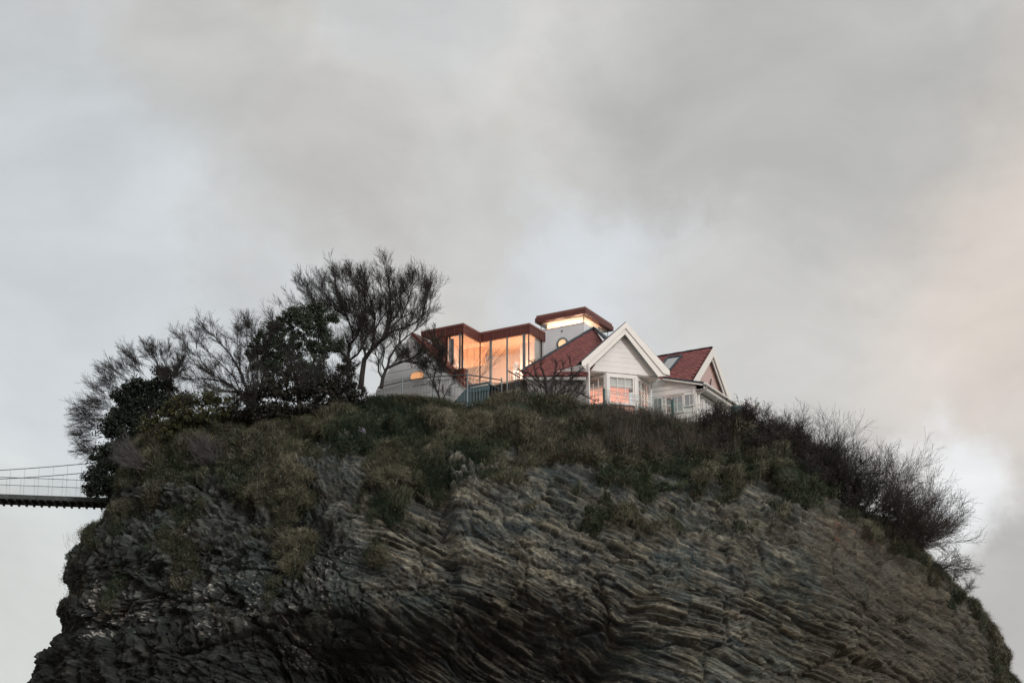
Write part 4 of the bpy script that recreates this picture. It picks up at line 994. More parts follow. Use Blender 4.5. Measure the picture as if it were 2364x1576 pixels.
# ------------------------------------------------------------------ plants
class Veg:
    """collects tapering twigs as three-sided prisms"""
    def __init__(s, seed): s.s = []; s.R = random.Random(seed); s.tips = []
    def limb(s, pts, r0, r1):
        n = len(pts) - 1
        for k in range(n): s.s.append((*pts[k], *pts[k + 1], r0 + (r1 - r0) * k / n, r0 + (r1 - r0) * (k + 1) / n, 9))
    def grow(s, p, d, L, r, lvl, wind=(0, 0, 0), jit=.22, kids=(2, 3), ang=(.35, .8), shrink=(.5, .75), seg=4):
        R = s.R; n = seg; st = L / n; rr = r
        for i in range(n):
            dx = d[0] + wind[0] * .25 + R.gauss(0, jit); dy = d[1] + wind[1] * .25 + R.gauss(0, jit); dz = d[2] + wind[2] * .25 + R.gauss(0, jit)
            l = math.sqrt(dx * dx + dy * dy + dz * dz) or 1; d = (dx / l, dy / l, dz / l)
            q_ = (p[0] + d[0] * st, p[1] + d[1] * st, p[2] + d[2] * st); r2 = max(.005, rr * .84)
            s.s.append((*p, *q_, rr, r2, lvl)); p = q_; rr = r2
            if lvl > 0 and i >= 0:
                for _ in range(R.randint(*kids) if i < n - 1 else kids[1]):
                    a = R.uniform(*ang); b = R.uniform(0, 6.283)
                    ax, ay, az = R.gauss(0, 1), R.gauss(0, 1), R.gauss(0, 1); dt = ax * d[0] + ay * d[1] + az * d[2]
                    ax -= dt * d[0]; ay -= dt * d[1]; az -= dt * d[2]; l = math.sqrt(ax * ax + ay * ay + az * az) or 1
                    ca, sa = math.cos(a), math.sin(a)
                    cd = (d[0] * ca + ax / l * sa, d[1] * ca + ay / l * sa, d[2] * ca + az / l * sa)
                    s.grow(p, cd, L * R.uniform(*shrink), rr * .62, lvl - 1, wind, jit, kids, ang, shrink, seg)
        s.tips.append(p)
    def mesh(s, sel, og):
        A = np.array([q for q in s.s if sel(q)], dtype=np.float64)
        if not len(A): return None
        p, q_, r0, r1 = A[:, :3], A[:, 3:6], A[:, 6], A[:, 7]
        d = q_ - p; d /= np.linalg.norm(d, axis=1, keepdims=True) + 1e-9
        ref = np.where(np.abs(d[:, 2:3]) < .9, [[0, 0, 1.0]], [[1.0, 0, 0]]); a = np.cross(d, ref); a /= np.linalg.norm(a, axis=1, keepdims=True) + 1e-9; b = np.cross(d, a)
        big = r0.max() > .05; n = 6 if big else 3; V = np.zeros((len(A), 2 * n, 3)); q2 = q_ + d * (r1[:, None] * .5)
        for j in range(n):
            t = 2 * math.pi * j / n; w = a * math.cos(t) + b * math.sin(t)
            V[:, j] = p + w * r0[:, None]; V[:, n + j] = q2 + w * r1[:, None]
        base = (np.arange(len(A)) * 2 * n)[:, None]
        F = np.concatenate([base + np.array([[j, (j + 1) % n, n + (j + 1) % n, n + j]]) for j in range(n)], 0)
        return V.reshape(-1, 3) - og, F
    def build(s, name, label, cat, loc, m=None, group=None, split=.03, twigname='branches'):
        t = thing(name, label, cat, loc, group); og = np.asarray(loc)
        for nm, sel in (('trunk', lambda q: q[6] > split), (twigname, lambda q: q[6] <= split)):
            r = s.mesh(sel, og)
            if r: link(nm, mesh_np(nm, r[0], r[1], m or M_bark, True), t)
        return t

def leaves(centers, normals_bias, size, rng, cols, cvar=.3, flat=0.0, asp=.55):
    """leaf quads at centres (n,3); returns V,F,C"""
    n = len(centers); a = rng.normal(size=(n, 3)); a[:, 2] *= 1 - flat; a /= np.linalg.norm(a, axis=1, keepdims=True)
    b = np.cross(a, rng.normal(size=(n, 3))); b /= np.linalg.norm(b, axis=1, keepdims=True) + 1e-9
    s = (size * rng.uniform(.6, 1.35, n))[:, None]
    V = np.stack([centers - a * s, centers + b * s * asp, centers + a * s, centers - b * s * asp], 1)
    F = np.arange(n * 4).reshape(n, 4)
    cols = np.asarray(cols); ci = cols[rng.integers(0, len(cols), n)] * rng.uniform(1 - cvar, 1 + cvar, (n, 1))
    return V.reshape(-1, 3), F, np.repeat(ci, 4, 0)
def leafpart(name, parent, C_, size, seed, cols, **k):
    rng = np.random.default_rng(seed); V, F, c_ = leaves(np.asarray(C_), None, size, rng, cols, **k)
    return link(name, mesh_np(name, V - ORIG[parent.name], F, M_leaf, False, c_), parent)
def clump(rng, c_, rad, n, shell=.5):
    d = rng.normal(size=(n, 3)); d /= np.linalg.norm(d, axis=1, keepdims=True); r = rng.uniform(shell, 1, n)[:, None] ** .6
    return np.asarray(c_) + d * r * np.asarray(rad)

DG = [(.028, .050, .034), (.042, .064, .040), (.022, .034, .026), (.056, .072, .042), (.034, .040, .028)]
YG = [(.055, .058, .022), (.036, .044, .02), (.024, .032, .018), (.085, .078, .026), (.03, .036, .02)]
OG = [(.05, .048, .026), (.035, .042, .024), (.065, .055, .032), (.028, .034, .022)]

def pl(pts, Y0, dy=0.0):
    """limb through picture points at depth Y0, drifting dy in depth"""
    n = len(pts); return [tuple(P(x, y, Y0 + dy * k / max(1, n - 1))) for k, (x, y) in enumerate(pts)]
def spray(v, pts, r0, lvl, L, wind, every=1, ang=(.3, .75), n=2, start=1, **k):
    """twigs leaving a limb"""
    for i in range(start, len(pts)):
        p, q_ = np.array(pts[i - 1]), np.array(pts[i]); d = (q_ - p) / np.linalg.norm(q_ - p)
        for _ in range(n):
            f = v.R.random(); o = p + (q_ - p) * f
            dd = d + np.array([v.R.gauss(0, .55), v.R.gauss(0, .55), v.R.gauss(0, .4)]) + np.array(wind) * .8; dd /= np.linalg.norm(dd)
            v.grow(tuple(o), tuple(dd), L * v.R.uniform(.7, 1.2), r0, lvl, wind, ang=ang, **k)

# big bare windswept tree: three leaders from three trunks
WL = (-.16, 0, .40)
def tree(name, label, base, limbs, Y0, seed, L=1.5, r=.028, lvl=3, wind=WL, m=None, n=1, group=None, **k):
    v = Veg(seed)
    for li in limbs:
        pts, r0, r1, dy = li; w = pl(pts, Y0, dy); v.limb(w, r0, r1); spray(v, w, r, lvl - 1, L * .8, wind, n=n, start=max(1, len(w) // 2), **k)
        d = np.array(w[-1]) - np.array(w[-2]); d /= np.linalg.norm(d); v.grow(w[-1], tuple(d), L, r1, lvl, wind, **k)
    return v.build(name, label, 'tree', P(base[0], base[1], Y0), m, group), v
GK2 = dict(jit=.115, ang=(.2, .7), kids=(0, 3), shrink=(.45, .9))
GK = dict(jit=.13, ang=(.2, .65), kids=(0, 3), shrink=(.45, .85))
tree('bare_tree', 'tall bare windswept tree with thick leaning trunk, just left of the white gable', (835, 895),
     [([(833, 897), (836, 865), (841, 830), (858, 806), (883, 783), (895, 762)], .17, .09, .3),
      ([(883, 783), (893, 755), (898, 715), (903, 690), (900, 668)], .09, .03, .4), ([(883, 783), (910, 762), (935, 757), (958, 745), (985, 720)], .07, .03, -.5),
      ([(845, 822), (835, 790), (838, 760), (825, 730), (812, 700)], .08, .03, -.8), ([(860, 805), (862, 770), (866, 735), (860, 705), (853, 685)], .07, .025, 1.0),
      ([(895, 762), (925, 735), (940, 700), (948, 680)], .05, .022, .8), ([(903, 715), (915, 695), (925, 680)], .04, .02, .2), ([(862, 770), (880, 735), (878, 700)], .05, .02, -.6), ([(925, 735), (955, 720), (972, 700)], .04, .02, .3), ([(838, 760), (815, 745), (795, 725)], .04, .02, .7)], 75.6, 3, L=.92, r=.020, lvl=3, n=6, **GK2)
tree('bare_tree', 'forked bare tree with crooked trunk, between the dark evergreen and the tall leaning tree', (803, 890),
     [([(803, 895), (804, 850), (804, 820), (808, 795), (820, 780)], .13, .07, 0), ([(804, 830), (790, 815), (770, 800), (755, 785), (745, 765)], .08, .03, -.5),
      ([(806, 832), (825, 818), (838, 800), (845, 770)], .08, .03, .4), ([(815, 785), (812, 760), (800, 730), (790, 700), (776, 672)], .06, .022, .2),
      ([(820, 780), (835, 750), (845, 715), (842, 690)], .05, .02, .9), ([(755, 785), (742, 750), (730, 715), (718, 690)], .04, .018, .3), ([(800, 730), (775, 715), (755, 690)], .035, .016, .9), ([(812,760),(830,700),(826,660)], .035, .016, .9)], 76.3, 5, L=.92, r=.018, lvl=3, n=7, **GK2)
tree('bare_tree', 'low many stemmed bare tree whose limbs cross the white gable wall', (880, 893),
     [([(880, 896), (884, 870), (893, 850), (910, 842), (932, 834)], .12, .05, .2), ([(884, 875), (874, 858), (873, 830), (866, 815)], .06, .025, .2),
      ([(893, 852), (900, 825), (915, 800), (930, 785), (951, 768)], .07, .03, -.5), ([(932, 834), (950, 836), (965, 838), (985, 846)], .045, .02, .0),
      ([(890, 860), (882, 840), (888, 810), (880, 790)], .05, .02, .6), ([(925, 795), (922, 770), (928, 745)], .03, .018, .6)], 75.0, 7, L=.9, r=.018, lvl=3, n=3, **GK)

# evergreen trees with leaves
def leafy(name, label, base, clumps, Y0, seed, cols, size=.085, dens=420, stems=(), cat='tree', twigs=0, wind=WL, per=.36):
    v = Veg(seed); rng = np.random.default_rng(seed)
    for pts, r0, r1 in stems: v.limb(pl(pts, Y0), r0, r1)
    Cs = []
    for (px, py, rx, ry) in clumps:
        c_ = P(px, py, Y0 + rng.uniform(-.3, .3)); s = 1 / 42.5; R3 = np.array([rx * s, (rx + ry) / 2 * s * 1.0, ry * s])
        # small sub-clumps on the body of each big clump leave gaps between them
        k = max(6, int(rx * ry / 22))
        for _ in range(k):
            sc_ = clump(rng, c_, R3 * 1.08, 1, .15)[0]; Cs.append(clump(rng, sc_, np.array([per, per, per * .75]) * rng.uniform(.35, 1.15), int(dens * rng.uniform(.05, .17)), .05))
        if twigs:
            for _ in range(twigs):
                o = c_ + rng.normal(size=3) * R3 * .3; d = rng.normal(size=3); d[2] = abs(d[2]); d /= np.linalg.norm(d); v.grow(tuple(o), tuple(d), max(R3) * 1.0, .016, 2, wind, **GK)
    if not v.s: v.limb(pl([base, (base[0], base[1] - 15)], Y0), .06, .04)
    t = v.build(name, label, cat, P(base[0], base[1], Y0)); leafpart('foliage', t, np.concatenate(Cs), size, seed, cols, asp=.6)
    return t
leafy('evergreen_tree', 'dense dark evergreen tree with ragged crown left of the bare trees', (690, 930),
      [(690, 725, 34, 22), (735, 715, 24, 16), (650, 750, 38, 26), (720, 755, 42, 28), (610, 790, 34, 28), (665, 800, 44, 34), (735, 805, 36, 28), (600, 830, 34, 30), (650, 850, 46, 34), (715, 855, 44, 30), (770, 740, 18, 16), (775, 800, 18, 20)], 75.2, 11, DG, .052, 820,
      [([(690, 935), (685, 880), (670, 830), (650, 790)], .12, .05), ([(690, 900), (720, 850), (735, 790), (740, 730)], .09, .03), ([(680, 880), (630, 840), (605, 800)], .07, .03)], twigs=2)
leafy('tangled_shrub', 'dark tangled shrub thicket spreading under the evergreen tree', (700, 940),
      [(620, 900, 46, 30), (680, 905, 50, 30), (740, 900, 46, 34), (790, 885, 34, 26), (570, 915, 34, 22), (800, 850, 18, 20), (640, 945, 50, 24), (720, 945, 50, 22), (600, 950, 40, 18), (560, 960, 36, 16), (780, 930, 40, 22), (830, 912, 26, 14)], float(surf(690, 965)[1]) - .3, 12, [(.026, .026, .022), (.034, .030, .024), (.022, .028, .020)], .07, 380, twigs=6, cat='shrub')
tree('bare_bush', 'bare spreading bush with fine twigs, left of the dark evergreen', (578, 945),
     [([(578, 950), (560, 915), (535, 890), (500, 870), (465, 850)], .09, .03, .2), ([(578, 950), (572, 905), (556, 860), (530, 815), (505, 790)], .09, .03, .5), ([(585, 950), (588, 900), (580, 850), (572, 800)], .08, .025, 0), ([(582, 950), (565, 920), (545, 905), (510, 900), (470, 880)], .07, .022, -.4), ([(590, 945), (600, 900), (612, 850), (600, 800)], .07, .022, .5),
      ([(560, 915), (540, 870), (505, 835), (480, 810)], .045, .018, .8), ([(572, 905), (590, 850), (610, 810)], .045, .018, -.5), ([(555, 905), (510, 880), (460, 872), (440, 875)], .04, .016, -.5), ([(556, 860), (550, 820), (548, 785)], .04, .016, .6), ([(500, 870), (470, 840), (450, 810)], .03, .014, .5)], 74.8, 21, L=.95, r=.018, lvl=3, n=4, wind=(-.12, 0, .22), **GK)
# ivy-clad tree at the far left
Yl = 75.0
leafy('ivy_clad_tree', 'dark ivy covered tree bent over the left edge of the cliff', (330, 1060),
      [(370, 858, 16, 14), (385, 880, 15, 20), (388, 905, 16, 18), (345, 890, 26, 14), (310, 895, 30, 18), (290, 920, 34, 22), (335, 925, 42, 30), (380, 935, 30, 26), (270, 955, 30, 20), (310, 965, 44, 24), (420, 925, 20, 14), (255, 985, 26, 18), (285, 1000, 34, 20), (330, 990, 26, 20),
       (270, 1035, 36, 18), (235, 1060, 26, 18), (265, 1075, 36, 22), (225, 1090, 22, 12), (205, 1100, 16, 6), (240, 1110, 32, 20), (225, 1130, 24, 14), (265, 1120, 20, 18), (205, 1130, 14, 8), (300, 1045, 20, 22), (320, 1010, 24, 22), (290, 1080, 24, 20), (262, 1140, 26, 14), (255, 1050, 34, 22)], Yl, 31, [(.018, .028, .020), (.014, .021, .016), (.026, .036, .026)], .07, 700,
      [([(400, 985), (392, 930), (384, 885), (366, 855)], .16, .10), ([(395, 960), (330, 940), (280, 960), (250, 1010)], .09, .04), ([(366, 855), (362, 835), (352, 815)], .07, .03)], per=.45)
v = Veg(33)
for (px, py, dx, dz_, L) in [(362, 842, -.45, .9, 1.5), (364, 842, -.1, 1, 1.5), (372, 848, .35, .9, 1.3), (385, 870, .5, .85, 1.6), (395, 890, .5, .8, 1.3), (350, 850, -.9, .5, 1.9), (340, 880, -.7, .6, 2.0), (300, 895, -.6, .7, 2.0), (290, 905, -.9, .5, 1.9), (270, 925, -.9, .35, 2.0), (262, 945, -1, .2, 1.9), (255, 970, -1, .1, 1.9), (250, 990, -1, -.1, 1.9), (240, 1010, -1, -.15, 1.7), (245, 1030, -.9, -.35, 1.5), (235, 1040, -1, -.1, 1.3), (280, 950, -1, .5, 2.1), (245, 960, -1, -.05, 1.8), (320, 885, -.8, .8, 1.8)]:
    for j in range(2):
        v.grow(tuple(P(px + v.R.uniform(-8, 8), py + v.R.uniform(-5, 5), Yl + v.R.uniform(-.5, .8))), (dx, v.R.uniform(-.3, .3), dz_), L * .58, .013, 3, (-.10, 0, .10), jit=.12, ang=(.2, .6), kids=(1, 2), shrink=(.5, .75))
v.build('bare_bush', 'fine bare grey twigs fanning out from behind the ivy covered tree', 'bush', P(300, 1000, Yl), M_bark)
leafy('yellow_shrub', 'yellowish green rounded shrub on the left skyline', (460, 965), [(420, 935, 34, 20), (470, 925, 42, 18), (515, 935, 32, 18), (400, 965, 40, 24), (460, 960, 50, 22), (530, 955, 22, 14), (350, 985, 26, 20), (400, 1000, 40, 20)], float(surf(450, 985)[1]) - .2, 41, YG, .06, 420, cat='shrub', twigs=2)

# small trees and shrubs before the house
tree('twiggy_shrub', 'small wind bent shrub with a few green leaves before the white gable', (1018, 925),
     [([(1018, 930), (1010, 905), (1000, 885), (990, 868)], .07, .03, 0), ([(1020, 928), (1030, 905), (1042, 885)], .05, .02, .2), ([(1000, 885), (1004, 860), (1012, 835)], .04, .018, -.2), ([(990, 868), (972, 850), (955, 838)], .03, .014, .2), ([(1012, 905), (1016, 880), (1020, 850)], .035, .015, .3)], 74.9, 51, L=.5, r=.012, lvl=3, n=2, wind=(-.1, 0, .3), **GK)
leafy('leafy_bush', 'sparse olive green bush hanging against the brown cladding', (990, 850), [(955, 820, 26, 12), (985, 815, 24, 14), (1000, 790, 22, 16), (1020, 805, 16, 16), (970, 838, 22, 10), (925, 815, 16, 10), (995, 830, 24, 12)], 75.1, 52, OG, .05, 130, cat='bush', twigs=3)
tree('bare_bush', 'low gnarled bare bush before the red hipped roof', (1275, 915),
     [([(1268, 918), (1262, 895), (1258, 870), (1250, 850)], .10, .045, 0), ([(1272, 918), (1275, 890), (1280, 865), (1284, 845)], .10, .04, .3), ([(1280, 915), (1305, 890), (1325, 868), (1345, 850)], .08, .035, .2), ([(1262, 900), (1240, 880), (1222, 862), (1203, 855)], .06, .03, -.3),
      ([(1290, 908), (1320, 900), (1345, 910), (1358, 918)], .05, .025, -.4), ([(1265, 880), (1290, 862), (1300, 848)], .05, .02, .5), ([(1300, 893), (1332, 880), (1352, 872)], .05, .02, .5), ([(1245, 885), (1235, 860), (1232, 845)], .045, .02, .3), ([(1315, 880), (1320, 858), (1318, 845)], .04, .02, .2)] + [([(1275 + (x - 1275) * .55, 926), ((x + 1275) / 2 + (x - 1275) * .35, 906), (x, 884 + (x * 7) % 16)], .04, .018, .3) for x in range(1198, 1362, 12)], 74.1, 61, L=.36, r=.018, lvl=2, n=5, wind=(0, 0, .32), jit=.24, ang=(.35, .9), kids=(1, 2), shrink=(.5, .8))
# bare saplings in front of the glass
v = Veg(63)
for px, dx in ((1085, .5), (1090, .8), (1078, .3), (1098, .6), (1060, -.1)):
    v.grow(tuple(P(px, 892, 75.6)), (dx, .1, 1), 1.7, .014, 2, (.04, 0, .1), jit=.08, ang=(.2, .5), kids=(1, 1), shrink=(.5, .7))
v.build('sapling', 'thin bare sapling twigs standing against the lit glass', 'sapling', P(1085, 895, 75.6), M_bark2)

# right-hand thicket and the bare shrubs down the right edge
def thicket(name, label, spots, seed, m, L=1.0, n=3, r=.014, wind=(0, 0, .2), lvl=2, Ydrift=.6, cat='shrub', leafc=None, spread=.35):
    v = Veg(seed); base = surf(*spots[0])
    for (px, py) in spots:
        for _ in range(n):
            o = surf(px + v.R.uniform(-14, 14), py + v.R.uniform(-8, 8)) + np.array([0, v.R.uniform(0, Ydrift), -.05])
            v.grow(tuple(o), (v.R.gauss(0, spread) + wind[0], v.R.gauss(0, spread), 1), L * v.R.uniform(.6, 1.3), r, lvl, wind, jit=.13, ang=(.2, .7), kids=(1, 2), shrink=(.5, .75))
    t = v.build(name, label, cat, base, m)
    if leafc is not None:
        tp = np.array([q[3:6] for q in v.s if q[8] < 2]); rng = np.random.default_rng(seed); k = rng.integers(0, len(tp), min(len(tp) * 2, 16000)); leafpart('foliage', t, tp[k] + rng.normal(size=(len(k), 3)) * .05, .04, seed, leafc)
    return t
R = random.Random(9)
BR = [(.032, .027, .024), (.024, .023, .022), (.040, .034, .028)]
thicket('bramble_hedge', 'dense brown bramble hedge in front of the low wing windows', [(x, R.uniform(968, 1050)) for x in range(1625, 1775, 7)], 71, M_bark, .62, 8, leafc=BR, wind=(-.02, 0, .2))
thicket('bramble_hedge', 'dark rounded hedge just right of the garden seat', [(x, R.uniform(985 + (x - 1750) * .35, 1060 + (x - 1750) * .35)) for x in range(1750, 1880, 7)], 72, M_bark, .62, 8, leafc=BR, wind=(.0, 0, .2))
thicket('bramble_hedge', 'dark hedge mass running down the upper right slope', [(x, R.uniform(1050 + (x - 1860) * .75, 1110 + (x - 1860) * .75)) for x in range(1860, 1990, 7)], 73, M_bark, .8, 6, leafc=BR, wind=(.03, 0, .2))
edge = [((1800, 1000), (.05, .9), 1.25, 'slender bare shrub reaching highest above the right hedge'), ((1855, 1055), (.2, .9), 1.45, 'bare shrub with upright twigs beside the tallest right hand shrub'), ((1905, 1100), (.25, .9), 1.9, 'bare shrub midway down the right slope above the densest thicket'),
        ((1955, 1145), (.35, .85), 2.1, 'dark dense bare shrub above the bend of the right slope'), ((2005, 1190), (.5, .75), 2.2, 'spreading bare shrub at the bend of the right slope'),
        ((2055, 1225), (.65, .65), 2.2, 'leaning bare shrub just below the bend of the right slope'), ((2100, 1255), (.8, .5), 2.0, 'bare shrub reaching sideways into the bright sky'), ((2150, 1300), (.95, .25), 1.7, 'lowest large bare shrub stretching out level over the edge'), ((2205, 1345), (.9, .15), .8, 'small bare twigs at the lowest part of the right edge')]
for k, ((px, py), (dx, dz_), L, lab) in enumerate(edge):
    v = Veg(80 + k); b = surf(px, py); nst = (7 if k < 2 else 15) if k < 7 else (5 if k == 7 else 3)
    for j in range(nst):
        o = surf(px + v.R.uniform(-28, 28), py + v.R.uniform(-4, 22) + 0) + np.array([0, v.R.uniform(-.2, 1.2), -.1])
        v.grow(tuple(o), (dx + v.R.gauss(0, .32), v.R.gauss(0, .3), dz_ + v.R.gauss(0, .2)), L * v.R.uniform(.55, 1.1), .030 if j < 4 else .02, 3, (.02, 0, .16 if k < 7 else .08), jit=.15, ang=(.25, .75), kids=(1, 2), shrink=(.5, .76))
    t = v.build('bare_shrub', lab, 'shrub', b, M_bark2 if k > 4 or k < 2 else M_bark, 'bare shrubs down the right edge')
    if 2 <= k <= 5:
        tp = np.array([q[3:6] for q in v.s if q[8] in (2, 3)]); rg_ = np.random.default_rng(k); kk = rg_.integers(0, len(tp), 5200)
        dist_ = np.linalg.norm(tp - b, axis=1); kk = kk[dist_[kk] < np.quantile(dist_, .55)]
        leafpart('foliage', t, tp[kk] + rg_.normal(size=(len(kk), 3)) * .06, .045, k, [(.018, .022, .02), (.026, .028, .024)])
for (px, py, lab, sd_) in [(335, 1075, 'silvery dead shrub on the left slope below the ivy', 91), (500, 1075, 'grey dead twigs at the middle of the left slope', 92), (1165, 1190, 'thin dark dead stem against the bedded rock', 93)]:
    v = Veg(sd_); b = surf(px, py)
    for j in range(16 if sd_ < 93 else 1):
        o = surf(px + v.R.uniform(-20, 20), py + v.R.uniform(-15, 15)) + np.array([0, -.1, 0])
        v.grow(tuple(o), (-.8 + v.R.gauss(0, .3), -.5, .5 + v.R.gauss(0, .3)), 1.0, .016, 2, (0, -.1, .3), jit=.16, ang=(.2, .6), kids=(1, 2), shrink=(.5, .7))
    v.build('dead_shrub', lab, 'shrub', b, M_barkg if sd_ < 93 else M_bark)

# --- grass and low cover
rng = np.random.default_rng(4)
fvis = (GPX[:, :NFR] > -50) & (GPX[:, :NFR] < 2420) & (GPY[:, :NFR] < 1600)
area = np.linalg.norm(np.cross(np.gradient(G, axis=0)[:, :NFR], np.gradient(G, axis=1)[:, :NFR]), axis=-1)
vegf = fronts[:, :NFR]; Gf = G[:, :NFR]; Nf = TN[:, :NFR]; pxf, pyf = GPX[:, :NFR], GPY[:, :NFR]
topf = topk[:, :NFR] > 0
def pick(w, n):
    w = (w * area * fvis).ravel(); cs = np.cumsum(w); k = np.searchsorted(cs, rng.uniform(0, cs[-1], n)); k = np.clip(k, 0, len(w) - 1)
    p = Gf.reshape(-1, 3)[k]; nn = Nf.reshape(-1, 3)[k]; return p, nn, k
def blades(base, d0, d1, L, w, col, rng):
    """curved blades: base (n,3), start dir, end dir"""
    n = len(base); s = np.cross(d0, rng.normal(size=(n, 3))); s /= np.linalg.norm(s, axis=1, keepdims=True) + 1e-9
    L = L[:, None]; m = base + d0 * L * .5; t = m + d1 * L * .5; w = w[:, None] if isinstance(w, np.ndarray) else w
    V = np.stack([base - s * w, base + s * w, m + s * w * .7, m - s * w * .7, t, t + s * w * .15], 1)
    b = (np.arange(n) * 6)[:, None]; F = np.concatenate([b + [[0, 1, 2, 3]], b + [[3, 2, 5, 4]]])
    return V.reshape(-1, 3), F, np.repeat(col, 6, 0)
def norm(a): return a / (np.linalg.norm(a, axis=-1, keepdims=True) + 1e-9)
humf = (np.clip(mound, 0, 1.4) * 1.5 - .75)[:, :NFR]
def grass(name, ntuft, per, w, Lr, cols, width, droop, label, rad=.14, comb=.6):
    p, nn, k = pick(w, ntuft)
    if ntuft <= 0: return
    cf = fbm(p[:, 0], p[:, 1], p[:, 2], .5, 3, 201); cf2 = fbm(p[:, 0], p[:, 1], p[:, 2], .35, 2, 211)
    # combed direction: down the slope, swinging with the hummocks
    dn = -Z + nn * nn[:, 2:3]; dn = norm(dn); side = np.cross(nn, dn)
    cd = norm(dn + side * (cf * 2.2)[:, None])
    P_ = np.repeat(p, per, 0); n = len(P_); CD = np.repeat(cd, per, 0); NN = np.repeat(nn, per, 0)
    off = rng.normal(size=(n, 3)) * rad; off -= NN * np.sum(off * NN, 1, keepdims=True); base = P_ + off - NN * .03
    d0 = norm(NN * .45 + Z * .75 + CD * comb * .7 + rng.normal(size=(n, 3)) * .17); d1 = norm(d0 * .5 + CD * comb * 1.2 + rng.normal(size=(n, 3)) * .13 - Z * droop)
    cols = np.asarray(cols); m = len(cols) - 1; f = np.clip(.45 + .7 * cf2 + .45 * humf.ravel()[k] + rng.normal(size=len(cf2)) * .14, 0, .999) * m
    i = f.astype(int); c_ = (cols[i] * (1 - (f - i))[:, None] + cols[i + 1] * (f - i)[:, None]) * rng.uniform(.6, 1.45, (len(f), 1))
    C_ = np.repeat(c_, per, 0) * rng.uniform(.65, 1.4, (n, 1))
    L = rng.uniform(*Lr, n) * np.repeat(rng.uniform(.7, 1.25, ntuft), per)
    V, F, CC = blades(base, d0, d1, L, width, C_, rng)
    link(name, mesh_np(name, V, F, M_leaf, False, CC), None, kind='stuff', label=label)
gv = sstep(.35, .75, vegf)
stem_band = sstep(1330, 1420, pxf) * sstep(1760, 1700, pxf) * sstep(1080, 1040, pyf)      # stemmy band under the fence
leftg = sstep(720, 560, pxf)
notop = np.where(topf, .12, 1)
# the nearest rows of the plateau carry grass too
grass('grass', 20000, 15, gv * (1 - .8 * stem_band) * (1 - .55 * leftg) * notop * (1 - .65 * gl_[:, :NFR]), (.26, .66), [(.020, .038, .024), (.032, .054, .032), (.052, .070, .040), (.078, .088, .052), (.12, .118, .078), (.18, .168, .120)], .0075, .25, 'long tousled grass over the cliff top')
grass('dark_undergrowth', 7000, 9, gv * (.25 + leftg) * notop, (.10, .26), [(.030, .045, .028), (.045, .058, .034), (.06, .055, .036), (.075, .085, .07), (.035, .045, .03)], .018, .1, 'low dark undergrowth on the left slope', comb=.2)
# dry upright stems
p, nn, k = pick(stem_band * gv * notop + .12 * gv * sstep(1100, 1250, pxf) * (pyf < 1060), 15000)
n = len(p); d0 = norm(Z * 1.0 + rng.normal(size=(n, 3)) * .16 + nn * .2); d1 = norm(d0 + rng.normal(size=(n, 3)) * .25)
cc = np.array([(.045, .035, .03), (.07, .055, .045), (.03, .03, .026), (.10, .085, .07)])[rng.integers(0, 4, n)]
V, F, CC = blades(p, d0, d1, rng.uniform(.35, .95, n), .009, cc, rng)
link('dry_stems', mesh_np('dry_stems', V, F, M_leaf, False, CC), None, kind='stuff', label='brown upright dead stems in a band under the fence')
# ivy and bramble leaves close to the soil
p, nn, k = pick(gv * (.35 * leftg + .9 * sstep(1080, 1140, pxf) * sstep(1330, 1250, pxf) * (pyf < 960) + .55 * stem_band + .7 * np.exp(-((pxf - 800) / 110) ** 2 - ((pyf - 930) / 35) ** 2) + .45 * sstep(1650, 1900, pxf) * (pyf < 1180) + .3), 80000)
V, F, CC = leaves(p + nn * rng.uniform(0, .22, (len(p), 1)) + Z * rng.uniform(0, .1, (len(p), 1)), None, .055, rng, [(.030, .052, .032), (.045, .065, .04), (.028, .034, .024), (.07, .085, .075), (.05, .045, .035)])
link('ivy_cover', mesh_np('ivy_cover', V, F, M_leaf, False, CC), None, kind='stuff', label='small leaved ivy and bramble covering the upper slope')
# tufts and debris clinging to the bare rock
grass('rock_tufts', 2200, 9, (1 - vegf) * sstep(.1, .45, tl[:, :NFR]) * sstep(1500, 1200, pyf) * (.4 + .6 * sstep(1300, 600, pxf)), (.10, .25), [(.04, .045, .028), (.07, .065, .04), (.05, .05, .03)], .011, .3, 'sparse grass tufts rooted in cracks of the rock')
grass('edge_grass', 2600, 10, sstep(.4, .7, vegr[:, :NFR]), (.15, .38), [(.05, .055, .032), (.10, .088, .058), (.06, .055, .038)], .012, .2, 'brown grass clinging along the right edge of the rock')

